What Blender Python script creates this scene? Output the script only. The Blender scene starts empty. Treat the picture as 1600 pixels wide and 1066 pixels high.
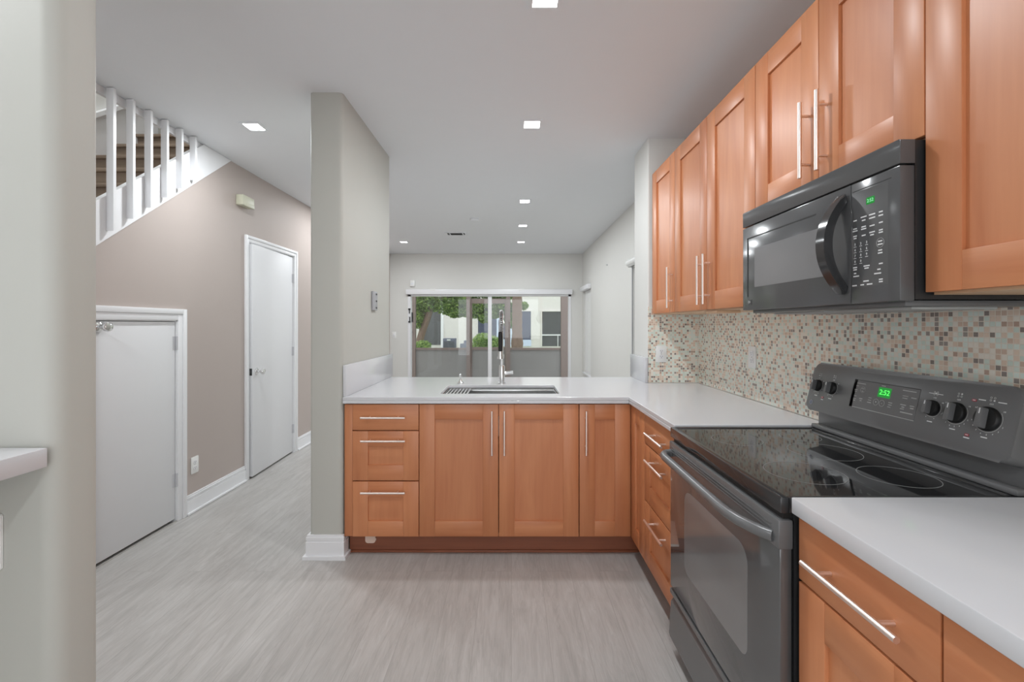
import bpy, bmesh, math, random
from mathutils import Vector, Matrix
random.seed(7)
PI = math.pi
S = bpy.context.scene
COL = S.collection

# ------------------------------------------------------------------ camera
H = 1.323                       # eye height
cam_d = bpy.data.cameras.new('camera')
cam = bpy.data.objects.new('camera', cam_d)
COL.objects.link(cam)
cam.location = (0, 0, H)
cam.rotation_euler = (PI / 2, 0, 0)
cam_d.sensor_fit = 'HORIZONTAL'
cam_d.sensor_width = 36.0
cam_d.lens = 711.0 / 1600 * 36
cam_d.shift_x = 1.0 / 1600
cam_d.shift_y = -25.5 / 1600
cam_d.clip_start = 0.02
cam_d.clip_end = 200
S.camera = cam

# ------------------------------------------------------------------ world, exposure
LAMP_W = 10.2
SKY = 2.3
EXPOSURE = 0.25
S.view_settings.view_transform = 'Standard'
S.view_settings.look = 'None'
S.view_settings.gamma = 1.0
S.view_settings.use_curve_mapping = False
S.view_settings.exposure = EXPOSURE
w = bpy.data.worlds.new('sky')
S.world = w
w.use_nodes = True
w.node_tree.nodes['Background'].inputs[0].default_value = (0.93, 0.965, 1.0, 1)
w.node_tree.nodes['Background'].inputs[1].default_value = SKY


# ------------------------------------------------------------------ materials
def srgb(r, g, b):
    f = lambda c: c / 12.92 if c <= 0.04045 else ((c + 0.055) / 1.055) ** 2.4
    return (f(r / 255), f(g / 255), f(b / 255), 1)


class N:
    """small node-tree builder"""
    def __init__(self, name):
        self.m = bpy.data.materials.new(name)
        self.m.use_nodes = True
        self.t = self.m.node_tree
        self.b = self.t.nodes['Principled BSDF']
        self.out = self.t.nodes['Material Output']

    def n(self, typ, **kw):
        nd = self.t.nodes.new(typ)
        for k, v in kw.items():
            setattr(nd, k, v)
        return nd

    def l(self, a, b):
        self.t.links.new(a, b)

    def math(self, op, a, b=None):
        nd = self.n('ShaderNodeMath', operation=op)
        for i, x in enumerate((a, b)):
            if x is None:
                continue
            if isinstance(x, (int, float)):
                nd.inputs[i].default_value = x
            else:
                self.l(x, nd.inputs[i])
        return nd.outputs[0]

    def mix(self, f, a, b, blend='MIX'):
        nd = self.n('ShaderNodeMix', data_type='RGBA', blend_type=blend)
        for i, x in ((0, f), (6, a), (7, b)):
            if isinstance(x, (int, float)):
                nd.inputs[i].default_value = x
            elif isinstance(x, tuple):
                nd.inputs[i].default_value = x
            else:
                self.l(x, nd.inputs[i])
        return nd.outputs[2]

    def ramp(self, f, stops, interp='LINEAR'):
        nd = self.n('ShaderNodeValToRGB')
        cr = nd.color_ramp
        cr.interpolation = interp
        while len(cr.elements) < len(stops):
            cr.elements.new(0.5)
        for e, (p, c) in zip(cr.elements, stops):
            e.position = p
            e.color = c
        self.l(f, nd.inputs[0])
        return nd.outputs[0]

    def coords(self, scale=(1, 1, 1), rot=(0, 0, 0), loc=None):
        tc = self.n('ShaderNodeTexCoord')
        mp = self.n('ShaderNodeMapping')
        mp.inputs['Scale'].default_value = scale
        mp.inputs['Rotation'].default_value = rot
        self.l(tc.outputs['Object'], mp.inputs[0])
        if loc is not None:
            self.l(loc, mp.inputs['Location'])
        return mp.outputs[0]

    def noise(self, vec, scale, detail=3, rough=0.5, dist=0.0):
        nd = self.n('ShaderNodeTexNoise')
        nd.inputs['Scale'].default_value = scale
        nd.inputs['Detail'].default_value = detail
        nd.inputs['Roughness'].default_value = rough
        nd.inputs['Distortion'].default_value = dist
        self.l(vec, nd.inputs['Vector'])
        return nd.outputs['Fac']

    def bump(self, h, strength, dist=0.002):
        nd = self.n('ShaderNodeBump')
        nd.inputs['Strength'].default_value = strength
        nd.inputs['Distance'].default_value = dist
        self.l(h, nd.inputs['Height'])
        self.l(nd.outputs[0], self.b.inputs['Normal'])

    def set(self, color=None, rough=None, metal=None, **kw):
        if color is not None:
            if isinstance(color, tuple):
                self.b.inputs['Base Color'].default_value = color
            else:
                self.l(color, self.b.inputs['Base Color'])
        if rough is not None:
            if isinstance(rough, (int, float)):
                self.b.inputs['Roughness'].default_value = rough
            else:
                self.l(rough, self.b.inputs['Roughness'])
        if metal is not None:
            self.b.inputs['Metallic'].default_value = metal
        for k, v in kw.items():
            self.b.inputs[k.replace('_', ' ')].default_value = v
        return self.m


def plain(name, col, rough=0.5, metal=0.0, var=0.03, scale=8.0, bump=0.0, bscale=200, **kw):
    q = N(name)
    v = q.coords()
    f = q.noise(v, scale, 3)
    dark = tuple(c * (1 - var) for c in col[:3]) + (1,)
    lite = tuple(min(1, c * (1 + var)) for c in col[:3]) + (1,)
    q.set(q.mix(f, dark, lite), rough, metal, **kw)
    if bump:
        q.bump(q.noise(v, bscale, 2), bump, 0.001)
    return q.m


def emit(name, col, strength):
    q = N(name)
    e = q.n('ShaderNodeEmission')
    e.inputs[0].default_value = col
    e.inputs[1].default_value = strength
    q.l(e.outputs[0], q.out.inputs[0])
    return q.m


def wood(name, base, dark, horiz=False, rough=0.42):
    q = N(name)
    oi = q.n('ShaderNodeObjectInfo')
    cmb = q.n('ShaderNodeCombineXYZ')
    for i, k in enumerate((17.0, 31.0, 53.0)):
        q.l(q.math('MULTIPLY', oi.outputs['Random'], k), cmb.inputs[i])
    s1 = (1.3, 1.3, 26) if horiz else (26, 26, 1.3)
    s2 = (1.0, 1.0, 7) if horiz else (7, 7, 1.0)
    grain = q.noise(q.coords(s1, loc=cmb.outputs[0]), 2.0, 5, 0.6, 0.4)
    blot = q.noise(q.coords(s2, loc=cmb.outputs[0]), 1.1, 3, 0.55, 0.9)
    f = q.math('ADD', q.math('MULTIPLY', grain, 0.30), q.math('MULTIPLY', blot, 0.75))
    col = q.ramp(f, [(0.28, dark), (0.72, base)])
    v = q.math('ADD', 0.94, q.math('MULTIPLY', oi.outputs['Random'], 0.12))
    hs = q.n('ShaderNodeHueSaturation')
    q.l(v, hs.inputs['Value'])
    q.l(col, hs.inputs['Color'])
    q.set(hs.outputs[0], rough)
    q.b.inputs['Coat Weight'].default_value = 0.12
    q.b.inputs['Coat Roughness'].default_value = 0.3
    return q.m


def glassy(name, tint=(1, 1, 1, 1), gloss=0.9, fmin=0.02, fmax=0.5):
    q = N(name)
    tr = q.n('ShaderNodeBsdfTransparent')
    tr.inputs[0].default_value = tint
    gl = q.n('ShaderNodeBsdfGlossy')
    gl.inputs['Roughness'].default_value = 0.02
    gl.inputs[0].default_value = (gloss, gloss, gloss, 1)
    fr = q.n('ShaderNodeFresnel')
    fr.inputs[0].default_value = 1.45
    ms = q.n('ShaderNodeMixShader')
    q.l(fr.outputs[0], ms.inputs[0])
    q.l(tr.outputs[0], ms.inputs[1])
    q.l(gl.outputs[0], ms.inputs[2])
    q.l(ms.outputs[0], q.out.inputs[0])
    return q.m


def floor_mat():
    q = N('vinyl_plank')
    v = q.coords((1, 1, 1), (0, 0, PI / 2))
    br = q.n('ShaderNodeTexBrick')
    br.offset = 0.37
    br.offset_frequency = 2
    br.inputs['Scale'].default_value = 1.0
    br.inputs['Brick Width'].default_value = 1.22
    br.inputs['Row Height'].default_value = 0.158
    br.inputs['Mortar Size'].default_value = 0.0011
    br.inputs['Mortar Smooth'].default_value = 0.3
    br.inputs['Color1'].default_value = (0.25, 0.25, 0.25, 1)
    br.inputs['Color2'].default_value = (0.75, 0.75, 0.75, 1)
    br.inputs['Mortar'].default_value = (0.5, 0.5, 0.5, 1)
    q.l(v, br.inputs['Vector'])
    cmb = q.n('ShaderNodeCombineXYZ')
    q.l(q.math('MULTIPLY', br.outputs['Color'], 47.0), cmb.inputs[0])
    q.l(q.math('MULTIPLY', br.outputs['Color'], 31.0), cmb.inputs[1])
    fine = q.noise(q.coords((26, 3.2, 1), loc=cmb.outputs[0]), 2.0, 5, 0.6, 1.2)
    wide = q.noise(q.coords((9, 1.2, 1), loc=cmb.outputs[0]), 1.6, 4, 0.55, 1.6)
    ring = q.noise(q.coords((13, 0.9, 1), loc=cmb.outputs[0]), 1.0, 2, 0.5, 3.2)
    ring = q.math('FRACT', q.math('MULTIPLY', ring, 7.0))
    f = q.math('ADD', q.math('MULTIPLY', fine, 0.24),
               q.math('ADD', q.math('MULTIPLY', wide, 0.62), q.math('MULTIPLY', ring, 0.12)))
    col = q.ramp(f, [(0.34, srgb(170, 167, 164)), (0.54, srgb(188, 185, 182)), (0.74, srgb(202, 200, 198))])
    pl = q.mix(q.math('MULTIPLY', br.outputs['Color'], 0.30), col, srgb(164, 159, 154))
    col2 = q.mix(q.math('MULTIPLY', br.outputs['Fac'], 0.5), pl, srgb(135, 130, 125))
    q.set(col2, 0.36)
    q.bump(f, 0.04, 0.001)
    return q.m


def tile_mat():
    q = N('glass_mosaic')
    tc = q.n('ShaderNodeTexCoord')
    sx = q.n('ShaderNodeSeparateXYZ')
    q.l(tc.outputs['Object'], sx.inputs[0])
    P = 0.0148
    u = q.math('DIVIDE', q.math('ADD', sx.outputs[0], sx.outputs[1]), P)
    v = q.math('DIVIDE', sx.outputs[2], P)
    fu, fv = q.math('FRACT', q.math('ADD', u, 500.0)), q.math('FRACT', v)
    cu, cv = q.math('FLOOR', u), q.math('FLOOR', v)
    cmb = q.n('ShaderNodeCombineXYZ')
    q.l(cu, cmb.inputs[0])
    q.l(cv, cmb.inputs[1])
    wn = q.n('ShaderNodeTexWhiteNoise', noise_dimensions='2D')
    q.l(cmb.outputs[0], wn.inputs['Vector'])
    col = q.ramp(wn.outputs['Value'], [
        (0.00, srgb(228, 238, 229)), (0.27, srgb(240, 233, 221)), (0.43, srgb(216, 228, 217)),
        (0.57, srgb(230, 209, 190)), (0.74, srgb(214, 188, 169)), (0.84, srgb(160, 151, 144)),
        (0.92, srgb(140, 129, 123)), (0.97, srgb(188, 160, 143))], 'CONSTANT')
    du = q.math('MINIMUM', fu, q.math('SUBTRACT', 1.0, fu))
    dv = q.math('MINIMUM', fv, q.math('SUBTRACT', 1.0, fv))
    d = q.math('MINIMUM', du, dv)
    g = q.math('LESS_THAN', d, 0.07)
    q.set(q.mix(g, col, srgb(236, 226, 212)), q.math('ADD', 0.16, q.math('MULTIPLY', g, 0.6)))
    q.bump(q.math('MINIMUM', q.math('MULTIPLY', d, 6.0), 1.0), 0.3, 0.0008)
    return q.m


def steel_mat(name, col, rough, scale=(3, 300, 300)):
    q = N(name)
    f = q.noise(q.coords(scale), 1.0, 2)
    q.set(q.mix(f, tuple(c * 0.93 for c in col[:3]) + (1,), col),
          q.math('ADD', rough - 0.04, q.math('MULTIPLY', f, 0.08)), 1.0)
    return q.m


M = {}
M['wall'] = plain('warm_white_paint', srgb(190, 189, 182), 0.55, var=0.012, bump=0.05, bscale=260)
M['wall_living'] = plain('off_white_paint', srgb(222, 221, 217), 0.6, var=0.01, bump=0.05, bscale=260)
M['pink'] = plain('dusty_pink_paint', srgb(186, 174, 168), 0.6, var=0.015, bump=0.05, bscale=260)
M['ceil'] = plain('ceiling_paint', srgb(232, 234, 237), 0.75, var=0.01, bump=0.05, bscale=160)
M['trim'] = plain('white_gloss_trim', srgb(236, 236, 238), 0.32, var=0.01)
M['door'] = plain('white_door_paint', srgb(226, 226, 228), 0.4, var=0.01)
M['floor'] = floor_mat()
M['tile'] = tile_mat()
WB, WD = srgb(208, 139, 95), srgb(186, 113, 72)
M['wood'] = wood('birch_stained', WB, WD)
M['wood_h'] = wood('birch_stained_rail', WB, WD, True)
M['pale'] = wood('pale_maple', srgb(226, 192, 158), srgb(206, 168, 130), True, 0.5)
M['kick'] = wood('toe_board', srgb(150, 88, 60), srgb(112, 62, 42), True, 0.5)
M['quartz'] = plain('white_quartz', srgb(212, 212, 215), 0.14, var=0.012, scale=2.2)
M['nickel'] = plain('brushed_nickel', (0.93, 0.83, 0.77, 1), 0.36, 1.0, var=0.02)  # peach tint puts the cabinet wood's reflection into the metal colour
M['steel'] = steel_mat('stainless_steel', (0.72, 0.72, 0.71, 1), 0.26)
M['chrome'] = plain('polished_chrome', (0.8, 0.8, 0.8, 1), 0.12, 1.0)
M['blk'] = plain('black_enamel', (0.032, 0.032, 0.033, 1), 0.14, var=0.05)
M['blk2'] = plain('dark_grey_plastic', (0.135, 0.135, 0.137, 1), 0.26, var=0.04)
M['mwp'] = plain('charcoal_gloss_plastic', (0.085, 0.085, 0.087, 1), 0.16, var=0.04)
M['blkm'] = plain('matte_black', (0.008, 0.008, 0.008, 1), 0.55)
M['blkg'] = plain('black_glass', (0.016, 0.016, 0.017, 1), 0.04, var=0.05, Specular_IOR_Level=1.0)
M['ovg'] = plain('oven_door_glass', (0.085, 0.085, 0.086, 1), 0.05, var=0.05, Specular_IOR_Level=1.0)
M['win_g'] = plain('smoked_oven_glass', (0.19, 0.19, 0.19, 1), 0.05, var=0.05, Specular_IOR_Level=1.0)
M['mw_win'] = plain('microwave_screen', (0.20, 0.20, 0.203, 1), 0.12, var=0.04)
M['pearl'] = plain('pearl_grey_print', (0.42, 0.42, 0.41, 1), 0.4)
M['ring'] = plain('burner_print', (0.26, 0.26, 0.255, 1), 0.3)
M['print'] = plain('white_print', (0.75, 0.75, 0.75, 1), 0.5)
M['redp'] = plain('red_indicator', (0.30, 0.03, 0.05, 1), 0.3)
M['green'] = emit('green_led', (0.10, 1.0, 0.12, 1), 1.6)
M['greend'] = emit('green_display_glow', (0.05, 0.42, 0.08, 1), 0.55)
M['green_pale'] = emit('pale_green_led', (0.35, 0.9, 0.5, 1), 0.9)
M['led'] = emit('led_panel', (0.97, 0.99, 1, 1), 14.0)
M['plate'] = plain('white_plastic', srgb(238, 238, 236), 0.35, var=0.01)
M['hinge'] = plain('painted_hinge', srgb(200, 200, 204), 0.4, 0.0)
M['slot'] = plain('dark_slot', (0.05, 0.05, 0.05, 1), 0.6)
M['cream'] = plain('aged_cream_plastic', srgb(206, 205, 184), 0.45, var=0.04)
M['grey'] = plain('grey_metal_plate', srgb(172, 172, 176), 0.4, 0.3)
M['tread'] = wood('stair_wood', srgb(150, 132, 114), srgb(112, 96, 82), True, 0.5)
M['glass'] = glassy('clear_glass', (0.94, 0.95, 0.95, 1))
M['screen'] = glassy('insect_screen', (0.86, 0.86, 0.87, 1), 0.2)
M['bronze'] = plain('bronze_aluminium', srgb(112, 98, 92), 0.45, 0.0, var=0.06)
M['kickp'] = plain('grey_kick_panel', srgb(124, 122, 120), 0.22, var=0.10, scale=1.4)
M['stucco'] = plain('cream_stucco', srgb(226, 221, 216), 0.85, var=0.03, bump=0.2, bscale=40)
M['dkwin'] = plain('blue_dark_window', srgb(70, 76, 98), 0.3, var=0.08)
M['dkscr'] = plain('charcoal_door_screen', srgb(84, 84, 86), 0.6, var=0.10, scale=3)
M['paleblue'] = plain('pale_blue_panel', srgb(206, 218, 240), 0.5)
M['ac'] = plain('slate_grey_metal', srgb(98, 102, 118), 0.5, var=0.1)
M['bark'] = plain('rough_bark', srgb(124, 102, 90), 0.9, var=0.35, scale=14, bump=0.8, bscale=30)
M['conc'] = plain('concrete', srgb(170, 168, 162), 0.8, var=0.06)
M['lawn'] = plain('lawn_green', srgb(128, 150, 92), 0.9, var=0.25, scale=6)


def leaf_mat(name, a, b):
    q = N(name)
    g = q.n('ShaderNodeNewGeometry')
    c = q.ramp(g.outputs['Random Per Island'], [(0.0, a), (1.0, b)])
    q.set(c, 0.6)
    t = q.n('ShaderNodeBsdfTranslucent')
    q.l(c, t.inputs[0])
    ms = q.n('ShaderNodeMixShader')
    ms.inputs[0].default_value = 0.45
    q.l(q.b.outputs[0], ms.inputs[1])
    q.l(t.outputs[0], ms.inputs[2])
    q.l(ms.outputs[0], q.out.inputs[0])
    return q.m


M['leaf'] = leaf_mat('tree_leaves', srgb(84, 116, 56), srgb(170, 196, 108))
M['leaf2'] = leaf_mat('hedge_leaves', srgb(104, 142, 72), srgb(188, 210, 124))

# ------------------------------------------------------------------ frames: (u, v, n) axes
W_ = Matrix.Identity(4)


def frame(o, u, v, n):
    m = Matrix.Identity(4)
    for i, a in enumerate((u, v, n)):
        for k in range(3):
            m[k][i] = a[k]
    for k in range(3):
        m[k][3] = o[k]
    return m


def FRONT(o=(0, 0, 0)):   # surface looking at the camera: u right, v up, n toward -Y
    return frame(o, (1, 0, 0), (0, 0, 1), (0, -1, 0))


def RIGHT(o=(0, 0, 0)):   # surface on the right wall looking to -X: u = -Y
    return frame(o, (0, -1, 0), (0, 0, 1), (-1, 0, 0))


def LEFT(o=(0, 0, 0)):    # surface on the left wall looking to +X: u = +Y
    return frame(o, (0, 1, 0), (0, 0, 1), (1, 0, 0))


def rpoly(pts, seg=5):
    """[(x, y, r)] -> polygon with rounded corners"""
    out = []
    n = len(pts)
    for i in range(n):
        p = Vector(pts[i][:2])
        r = pts[i][2] if len(pts[i]) > 2 else 0
        if r <= 0:
            out.append((p.x, p.y))
            continue
        a = (Vector(pts[i - 1][:2]) - p).normalized()
        b = (Vector(pts[(i + 1) % n][:2]) - p).normalized()
        th = a.angle(b)
        d = r / math.tan(th / 2)
        c = p + (a + b).normalized() * (r / math.sin(th / 2))
        s, e = p + a * d - c, p + b * d - c
        a0, a1 = math.atan2(s.y, s.x), math.atan2(e.y, e.x)
        da = (a1 - a0 + PI) % (2 * PI) - PI
        for k in range(seg + 1):
            t = a0 + da * k / seg
            out.append((c.x + r * math.cos(t), c.y + r * math.sin(t)))
    return out


def rrect(x0, x1, y0, y1, r, seg=5):
    return rpoly([(x0, y0, r), (x1, y0, r), (x1, y1, r), (x0, y1, r)], seg)


class MB:
    def __init__(self, fr=None):
        self.bm = bmesh.new()
        self.fr = fr or W_
        self.mats = []

    def mi(self, m):
        if m is None:
            return 0
        if m not in self.mats:
            self.mats.append(m)
        return self.mats.index(m)

    def prism(self, poly, n0, n1, m=None, bevel=0.0, seg=2, allb=False):
        fr = self.fr
        k = self.mi(m)
        area = sum(poly[i - 1][0] * poly[i][1] - poly[i][0] * poly[i - 1][1] for i in range(len(poly)))
        if area < 0:
            poly = poly[::-1]
        if n0 > n1:
            n0, n1 = n1, n0
        a = [self.bm.verts.new(fr @ Vector((p[0], p[1], n0))) for p in poly]
        b = [self.bm.verts.new(fr @ Vector((p[0], p[1], n1))) for p in poly]
        N_ = len(poly)
        fs = [self.bm.faces.new(a[::-1]), self.bm.faces.new(b)]
        for i in range(N_):
            j = (i + 1) % N_
            fs.append(self.bm.faces.new((a[i], a[j], b[j], b[i])))
        for f in fs:
            f.material_index = k
        if bevel > 0:
            es = set(fs[1].edges)
            if allb:
                es = set(e for f in fs for e in f.edges)
            r = bmesh.ops.bevel(self.bm, geom=list(es), offset=bevel, segments=seg, affect='EDGES', profile=0.5)
            for f in r['faces']:
                f.material_index = k
        return self

    def box(self, u0, u1, v0, v1, n0, n1, m=None, bevel=0.0, seg=2):
        u0, u1 = min(u0, u1), max(u0, u1)
        v0, v1 = min(v0, v1), max(v0, v1)
        return self.prism([(u0, v0), (u1, v0), (u1, v1), (u0, v1)], n0, n1, m, bevel, seg, True)

    def tube(self, path, r, m=None, seg=12, cap=True, closed=False):
        fr = self.fr
        k = self.mi(m)
        P = [Vector(p) for p in path]
        rs = r if isinstance(r, (list, tuple)) else [r] * len(P)
        rings = []
        nrm = None
        n_ = len(P)
        for i, p in enumerate(P):
            if closed:
                t = (P[(i + 1) % n_] - P[i - 1]).normalized()
            else:
                t = (P[min(i + 1, n_ - 1)] - P[max(i - 1, 0)]).normalized()
            if nrm is None:
                nrm = t.orthogonal().normalized()
            nrm = (nrm - t * nrm.dot(t))
            nrm = nrm.normalized() if nrm.length > 1e-6 else t.orthogonal().normalized()
            bn = t.cross(nrm)
            rings.append([self.bm.verts.new(fr @ (p + (nrm * math.cos(2 * PI * s / seg) + bn * math.sin(2 * PI * s / seg)) * rs[i]))
                          for s in range(seg)])
        rng = range(n_) if closed else range(n_ - 1)
        for i in rng:
            A, B = rings[i], rings[(i + 1) % n_]
            for s in range(seg):
                q = (s + 1) % seg
                f = self.bm.faces.new((A[s], A[q], B[q], B[s]))
                f.material_index = k
        if cap and not closed:
            self.bm.faces.new(rings[0][::-1]).material_index = k
            self.bm.faces.new(rings[-1]).material_index = k
        return self

    def cyl(self, p0, p1, r, m=None, seg=20, r1=None):
        return self.tube([p0, p1], [r, r if r1 is None else r1], m, seg)

    def lathe(self, prof, c, m=None, seg=24, axis='n'):
        """profile [(radius, height)] about an axis of the frame"""
        fr = self.fr
        k = self.mi(m)
        rings = []
        for (r, h) in prof:
            ring = []
            for s in range(seg):
                a = 2 * PI * s / seg
                x, y = max(r, 1e-5) * math.cos(a), max(r, 1e-5) * math.sin(a)
                p = {'n': (c[0] + x, c[1] + y, c[2] + h), 'v': (c[0] + y, c[1] + h, c[2] + x),
                     'u': (c[0] + h, c[1] + x, c[2] + y)}[axis]
                ring.append(self.bm.verts.new(fr @ Vector(p)))
            rings.append(ring)
        for A, B in zip(rings, rings[1:]):
            for s in range(seg):
                q = (s + 1) % seg
                self.bm.faces.new((A[s], A[q], B[q], B[s])).material_index = k
        self.bm.faces.new(rings[0][::-1]).material_index = k
        self.bm.faces.new(rings[-1]).material_index = k
        return self

    def ring(self, c, r0, r1, n0, n1, m=None, seg=40, a0=0.0, a1=2 * PI):
        k = self.mi(m)
        full = abs(a1 - a0) > 6.28
        cnt = seg if full else seg + 1
        R = []
        for s in range(cnt):
            a = a0 + (a1 - a0) * s / seg
            cs, sn = math.cos(a), math.sin(a)
            R.append([self.bm.verts.new(self.fr @ Vector((c[0] + r * cs, c[1] + r * sn, n)))
                      for r, n in ((r0, n0), (r1, n0), (r1, n1), (r0, n1))])
        for s in range(seg):
            A, B = R[s], R[(s + 1) % cnt]
            for i in range(4):
                j = (i + 1) % 4
                self.bm.faces.new((A[i], A[j], B[j], B[i])).material_index = k
        return self

    def text(self, s, u, v, n, size, m=None, align='CENTER', depth=0.0002):
        k = self.mi(m)
        cu = bpy.data.curves.new('lettering', 'FONT')
        cu.body = s
        cu.size = size
        cu.align_x = align
        cu.align_y = 'CENTER'
        cu.extrude = depth
        cu.resolution_u = 2
        ob = bpy.data.objects.new('lettering', cu)
        COL.objects.link(ob)
        bpy.context.view_layer.update()
        me = bpy.data.meshes.new_from_object(ob.evaluated_get(bpy.context.evaluated_depsgraph_get()))
        bpy.data.objects.remove(ob)
        bpy.data.curves.remove(cu)
        me.transform(self.fr @ Matrix.Translation((u, v, n)))
        b = len(self.bm.faces)
        self.bm.from_mesh(me)
        self.bm.faces.ensure_lookup_table()
        for f in self.bm.faces[b:]:
            f.material_index = k
        bpy.data.meshes.remove(me)
        return self

    def build(self, name, m=None, parent=None, loc=None, smooth=35, fix=True):
        me = bpy.data.meshes.new(name)
        if fix:
            bmesh.ops.recalc_face_normals(self.bm, faces=self.bm.faces)
        self.bm.to_mesh(me)
        self.bm.free()
        o = bpy.data.objects.new(name, me)
        COL.objects.link(o)
        org = Vector((0, 0, 0))
        if parent is not None:
            r = parent
            while r.parent:
                r = r.parent
            org = r.location.copy()
            o.parent = parent
        elif loc is not None:
            org = Vector(loc)
            o.location = org
        me.transform(Matrix.Translation(-org))
        for x in (self.mats if self.mats else [m]):
            me.materials.append(x)
        if smooth:
            me.polygons.foreach_set('use_smooth', [True] * len(me.polygons))
            me.set_sharp_from_angle(angle=math.radians(smooth))
        me.update()
        return o


def tag(o, label, cat, group=None, kind=None):
    o['label'] = label
    o['category'] = cat
    if group:
        o['group'] = group
    if kind:
        o['kind'] = kind
    return o


def thing(name, loc, label, cat, group=None):
    o = bpy.data.objects.new(name, None)
    COL.objects.link(o)
    o.location = loc
    o.empty_display_size = 0.05
    return tag(o, label, cat, group)


def struct(o, label=None):
    o['kind'] = 'structure'
    if label:
        o['label'] = label
    return o


# ================================================================== THE SETTING
CEIL = 2.64
XR = 1.32          # kitchen right wall
XP = -2.255        # pink hall wall
YB = 8.45          # living room back wall
TT = 0.914         # counter height

struct(MB().box(-3.6, 1.6, -2.8, YB + 0.15, -0.12, 0.0).build('floor', M['floor']),
       'pale grey brown wood plank floor')
c = MB()
c.prism([(XP - 0.026, -2.8), (1.6, -2.8), (1.6, YB + 0.15), (XP - 0.026, YB + 0.15)], CEIL, CEIL + 0.3)
c.prism([(-3.6, -2.8), (XP - 0.026, -2.8), (XP - 0.026, 0.0), (-3.6, 0.0)], CEIL, CEIL + 0.3)
c.prism([(-3.6, 4.10), (XP - 0.026, 4.10), (XP - 0.026, YB + 0.15), (-3.6, YB + 0.15)], CEIL, CEIL + 0.3)
struct(c.build('ceiling', M['ceil']), 'smooth white ceiling with recessed lights')

# right wall, with two living-room window openings
w1 = (7.56, 8.28, 0.47, 1.93)
w2 = (4.10, 4.93, 0.92, 1.95)
b = MB()
b.box(XR, XR + 0.12, -2.8, w2[0], 0, CEIL)
b.box(XR, XR + 0.12, w2[0], w2[1], 0, w2[2])
b.box(XR, XR + 0.12, w2[0], w2[1], w2[3], CEIL)
b.box(XR, XR + 0.12, w2[1], w1[0], 0, CEIL)
b.box(XR, XR + 0.12, w1[0], w1[1], 0, w1[2])
b.box(XR, XR + 0.12, w1[0], w1[1], w1[3], CEIL)
b.box(XR, XR + 0.12, w1[1], YB + 0.12, 0, CEIL)
struct(b.build('wall_right', M['wall_living']), 'long off-white wall on the right')

# back wall with the sliding door opening
SX0, SX1, SZ1 = -1.92, 1.105, 1.88
b = MB()
b.box(-3.6, SX0, YB, YB + 0.12, 0, CEIL)
b.box(SX1, XR + 0.12, YB, YB + 0.12, 0, CEIL)
b.box(SX0, SX1, YB, YB + 0.12, SZ1, CEIL)
struct(b.build('wall_back', M['wall_living']), 'off-white far wall around the sliding door')

# pink hall wall, top follows the stair, two door openings
D1 = (3.895, 4.71, 2.03)          # hall door opening y0,y1,top
D2 = (2.44, 3.062, 1.352)         # low closet door
sl = 0.749
zs = lambda y: 1.781 + sl * (y - 2.497)
fr = LEFT((XP, 0, 0))
pts = [(0.13, 0.0), (D2[0], 0), (D2[0], D2[2]), (D2[1], D2[2]), (D2[1], 0), (D1[0], 0), (D1[0], D1[2]), (D1[1], D1[2]), (D1[1], 0),
       (YB, 0), (YB, CEIL), (3.645, CEIL)]
b = MB(fr)
b.prism(pts, -0.024, 0)
struct(b.build('wall_hall', M['pink']), 'dusty pink wall under the staircase')

# left entry wall stub at the bar, bullnose corner
b = MB()
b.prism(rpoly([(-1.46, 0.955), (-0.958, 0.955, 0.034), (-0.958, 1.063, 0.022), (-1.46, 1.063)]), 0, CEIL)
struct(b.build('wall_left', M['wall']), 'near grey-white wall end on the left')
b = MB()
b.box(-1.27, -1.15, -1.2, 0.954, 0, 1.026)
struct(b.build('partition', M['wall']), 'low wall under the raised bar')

# pillar wall between hall and kitchen
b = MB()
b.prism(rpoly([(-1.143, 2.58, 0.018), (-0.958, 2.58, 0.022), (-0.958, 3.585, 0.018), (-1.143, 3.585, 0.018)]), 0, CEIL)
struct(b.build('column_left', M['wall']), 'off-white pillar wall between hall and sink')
# right pier (tile on its front), and half wall behind the base cabinets
b = MB()
b.prism(rpoly([(0.9625, 3.213, 0.012), (XR, 3.213), (XR, 3.564), (0.9625, 3.564, 0.012)]), 0, CEIL)
struct(b.build('column_right', M['wall_living']), 'off-white pier at the end of the wall cabinets')
b = MB()
b.box(-0.957, 0.962, 3.22, 3.54, 0, 0.875)
struct(b.build('wall_peninsula', M['wall_living']), 'low wall behind the sink cabinets')

# backsplash
b = MB()
b.box(XR - 0.008, XR - 0.0005, 0.0, 3.2045, TT + 0.001, 1.45)
b.box(0.9640, XR - 0.008, 3.2045, 3.2125, TT + 0.001, 1.45)
struct(b.build('wall_tile', M['tile']), 'small glass mosaic tile backsplash')

# unseen rear wall; its wide opening is added as sky fill for the kitchen
b = MB()
b.box(-3.6, -2.3, -2.8, -2.68, 0, CEIL)
b.box(1.25, 1.6, -2.8, -2.68, 0, CEIL)
b.box(-2.3, 1.25, -2.8, -2.68, 2.42, CEIL)
struct(b.build('wall_rear', M['wall_living']))
b = MB()
b.box(-3.6, -3.36, -2.8, YB, 0, 5.2)
b.box(-3.36, XP - 0.1, 6.2, 6.3, CEIL + 0.3, 5.2)
b.box(XP - 0.1, XP, -0.4, 6.3, CEIL + 0.3, 5.2)
b.box(-3.36, XP - 0.1, -0.5, -0.4, CEIL, 5.2)
b.box(-3.6, XP, -0.5, 6.3, 5.2, 5.3)
struct(b.build('wall_stair', M['wall_living']), 'white far wall of the stairwell')


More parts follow.
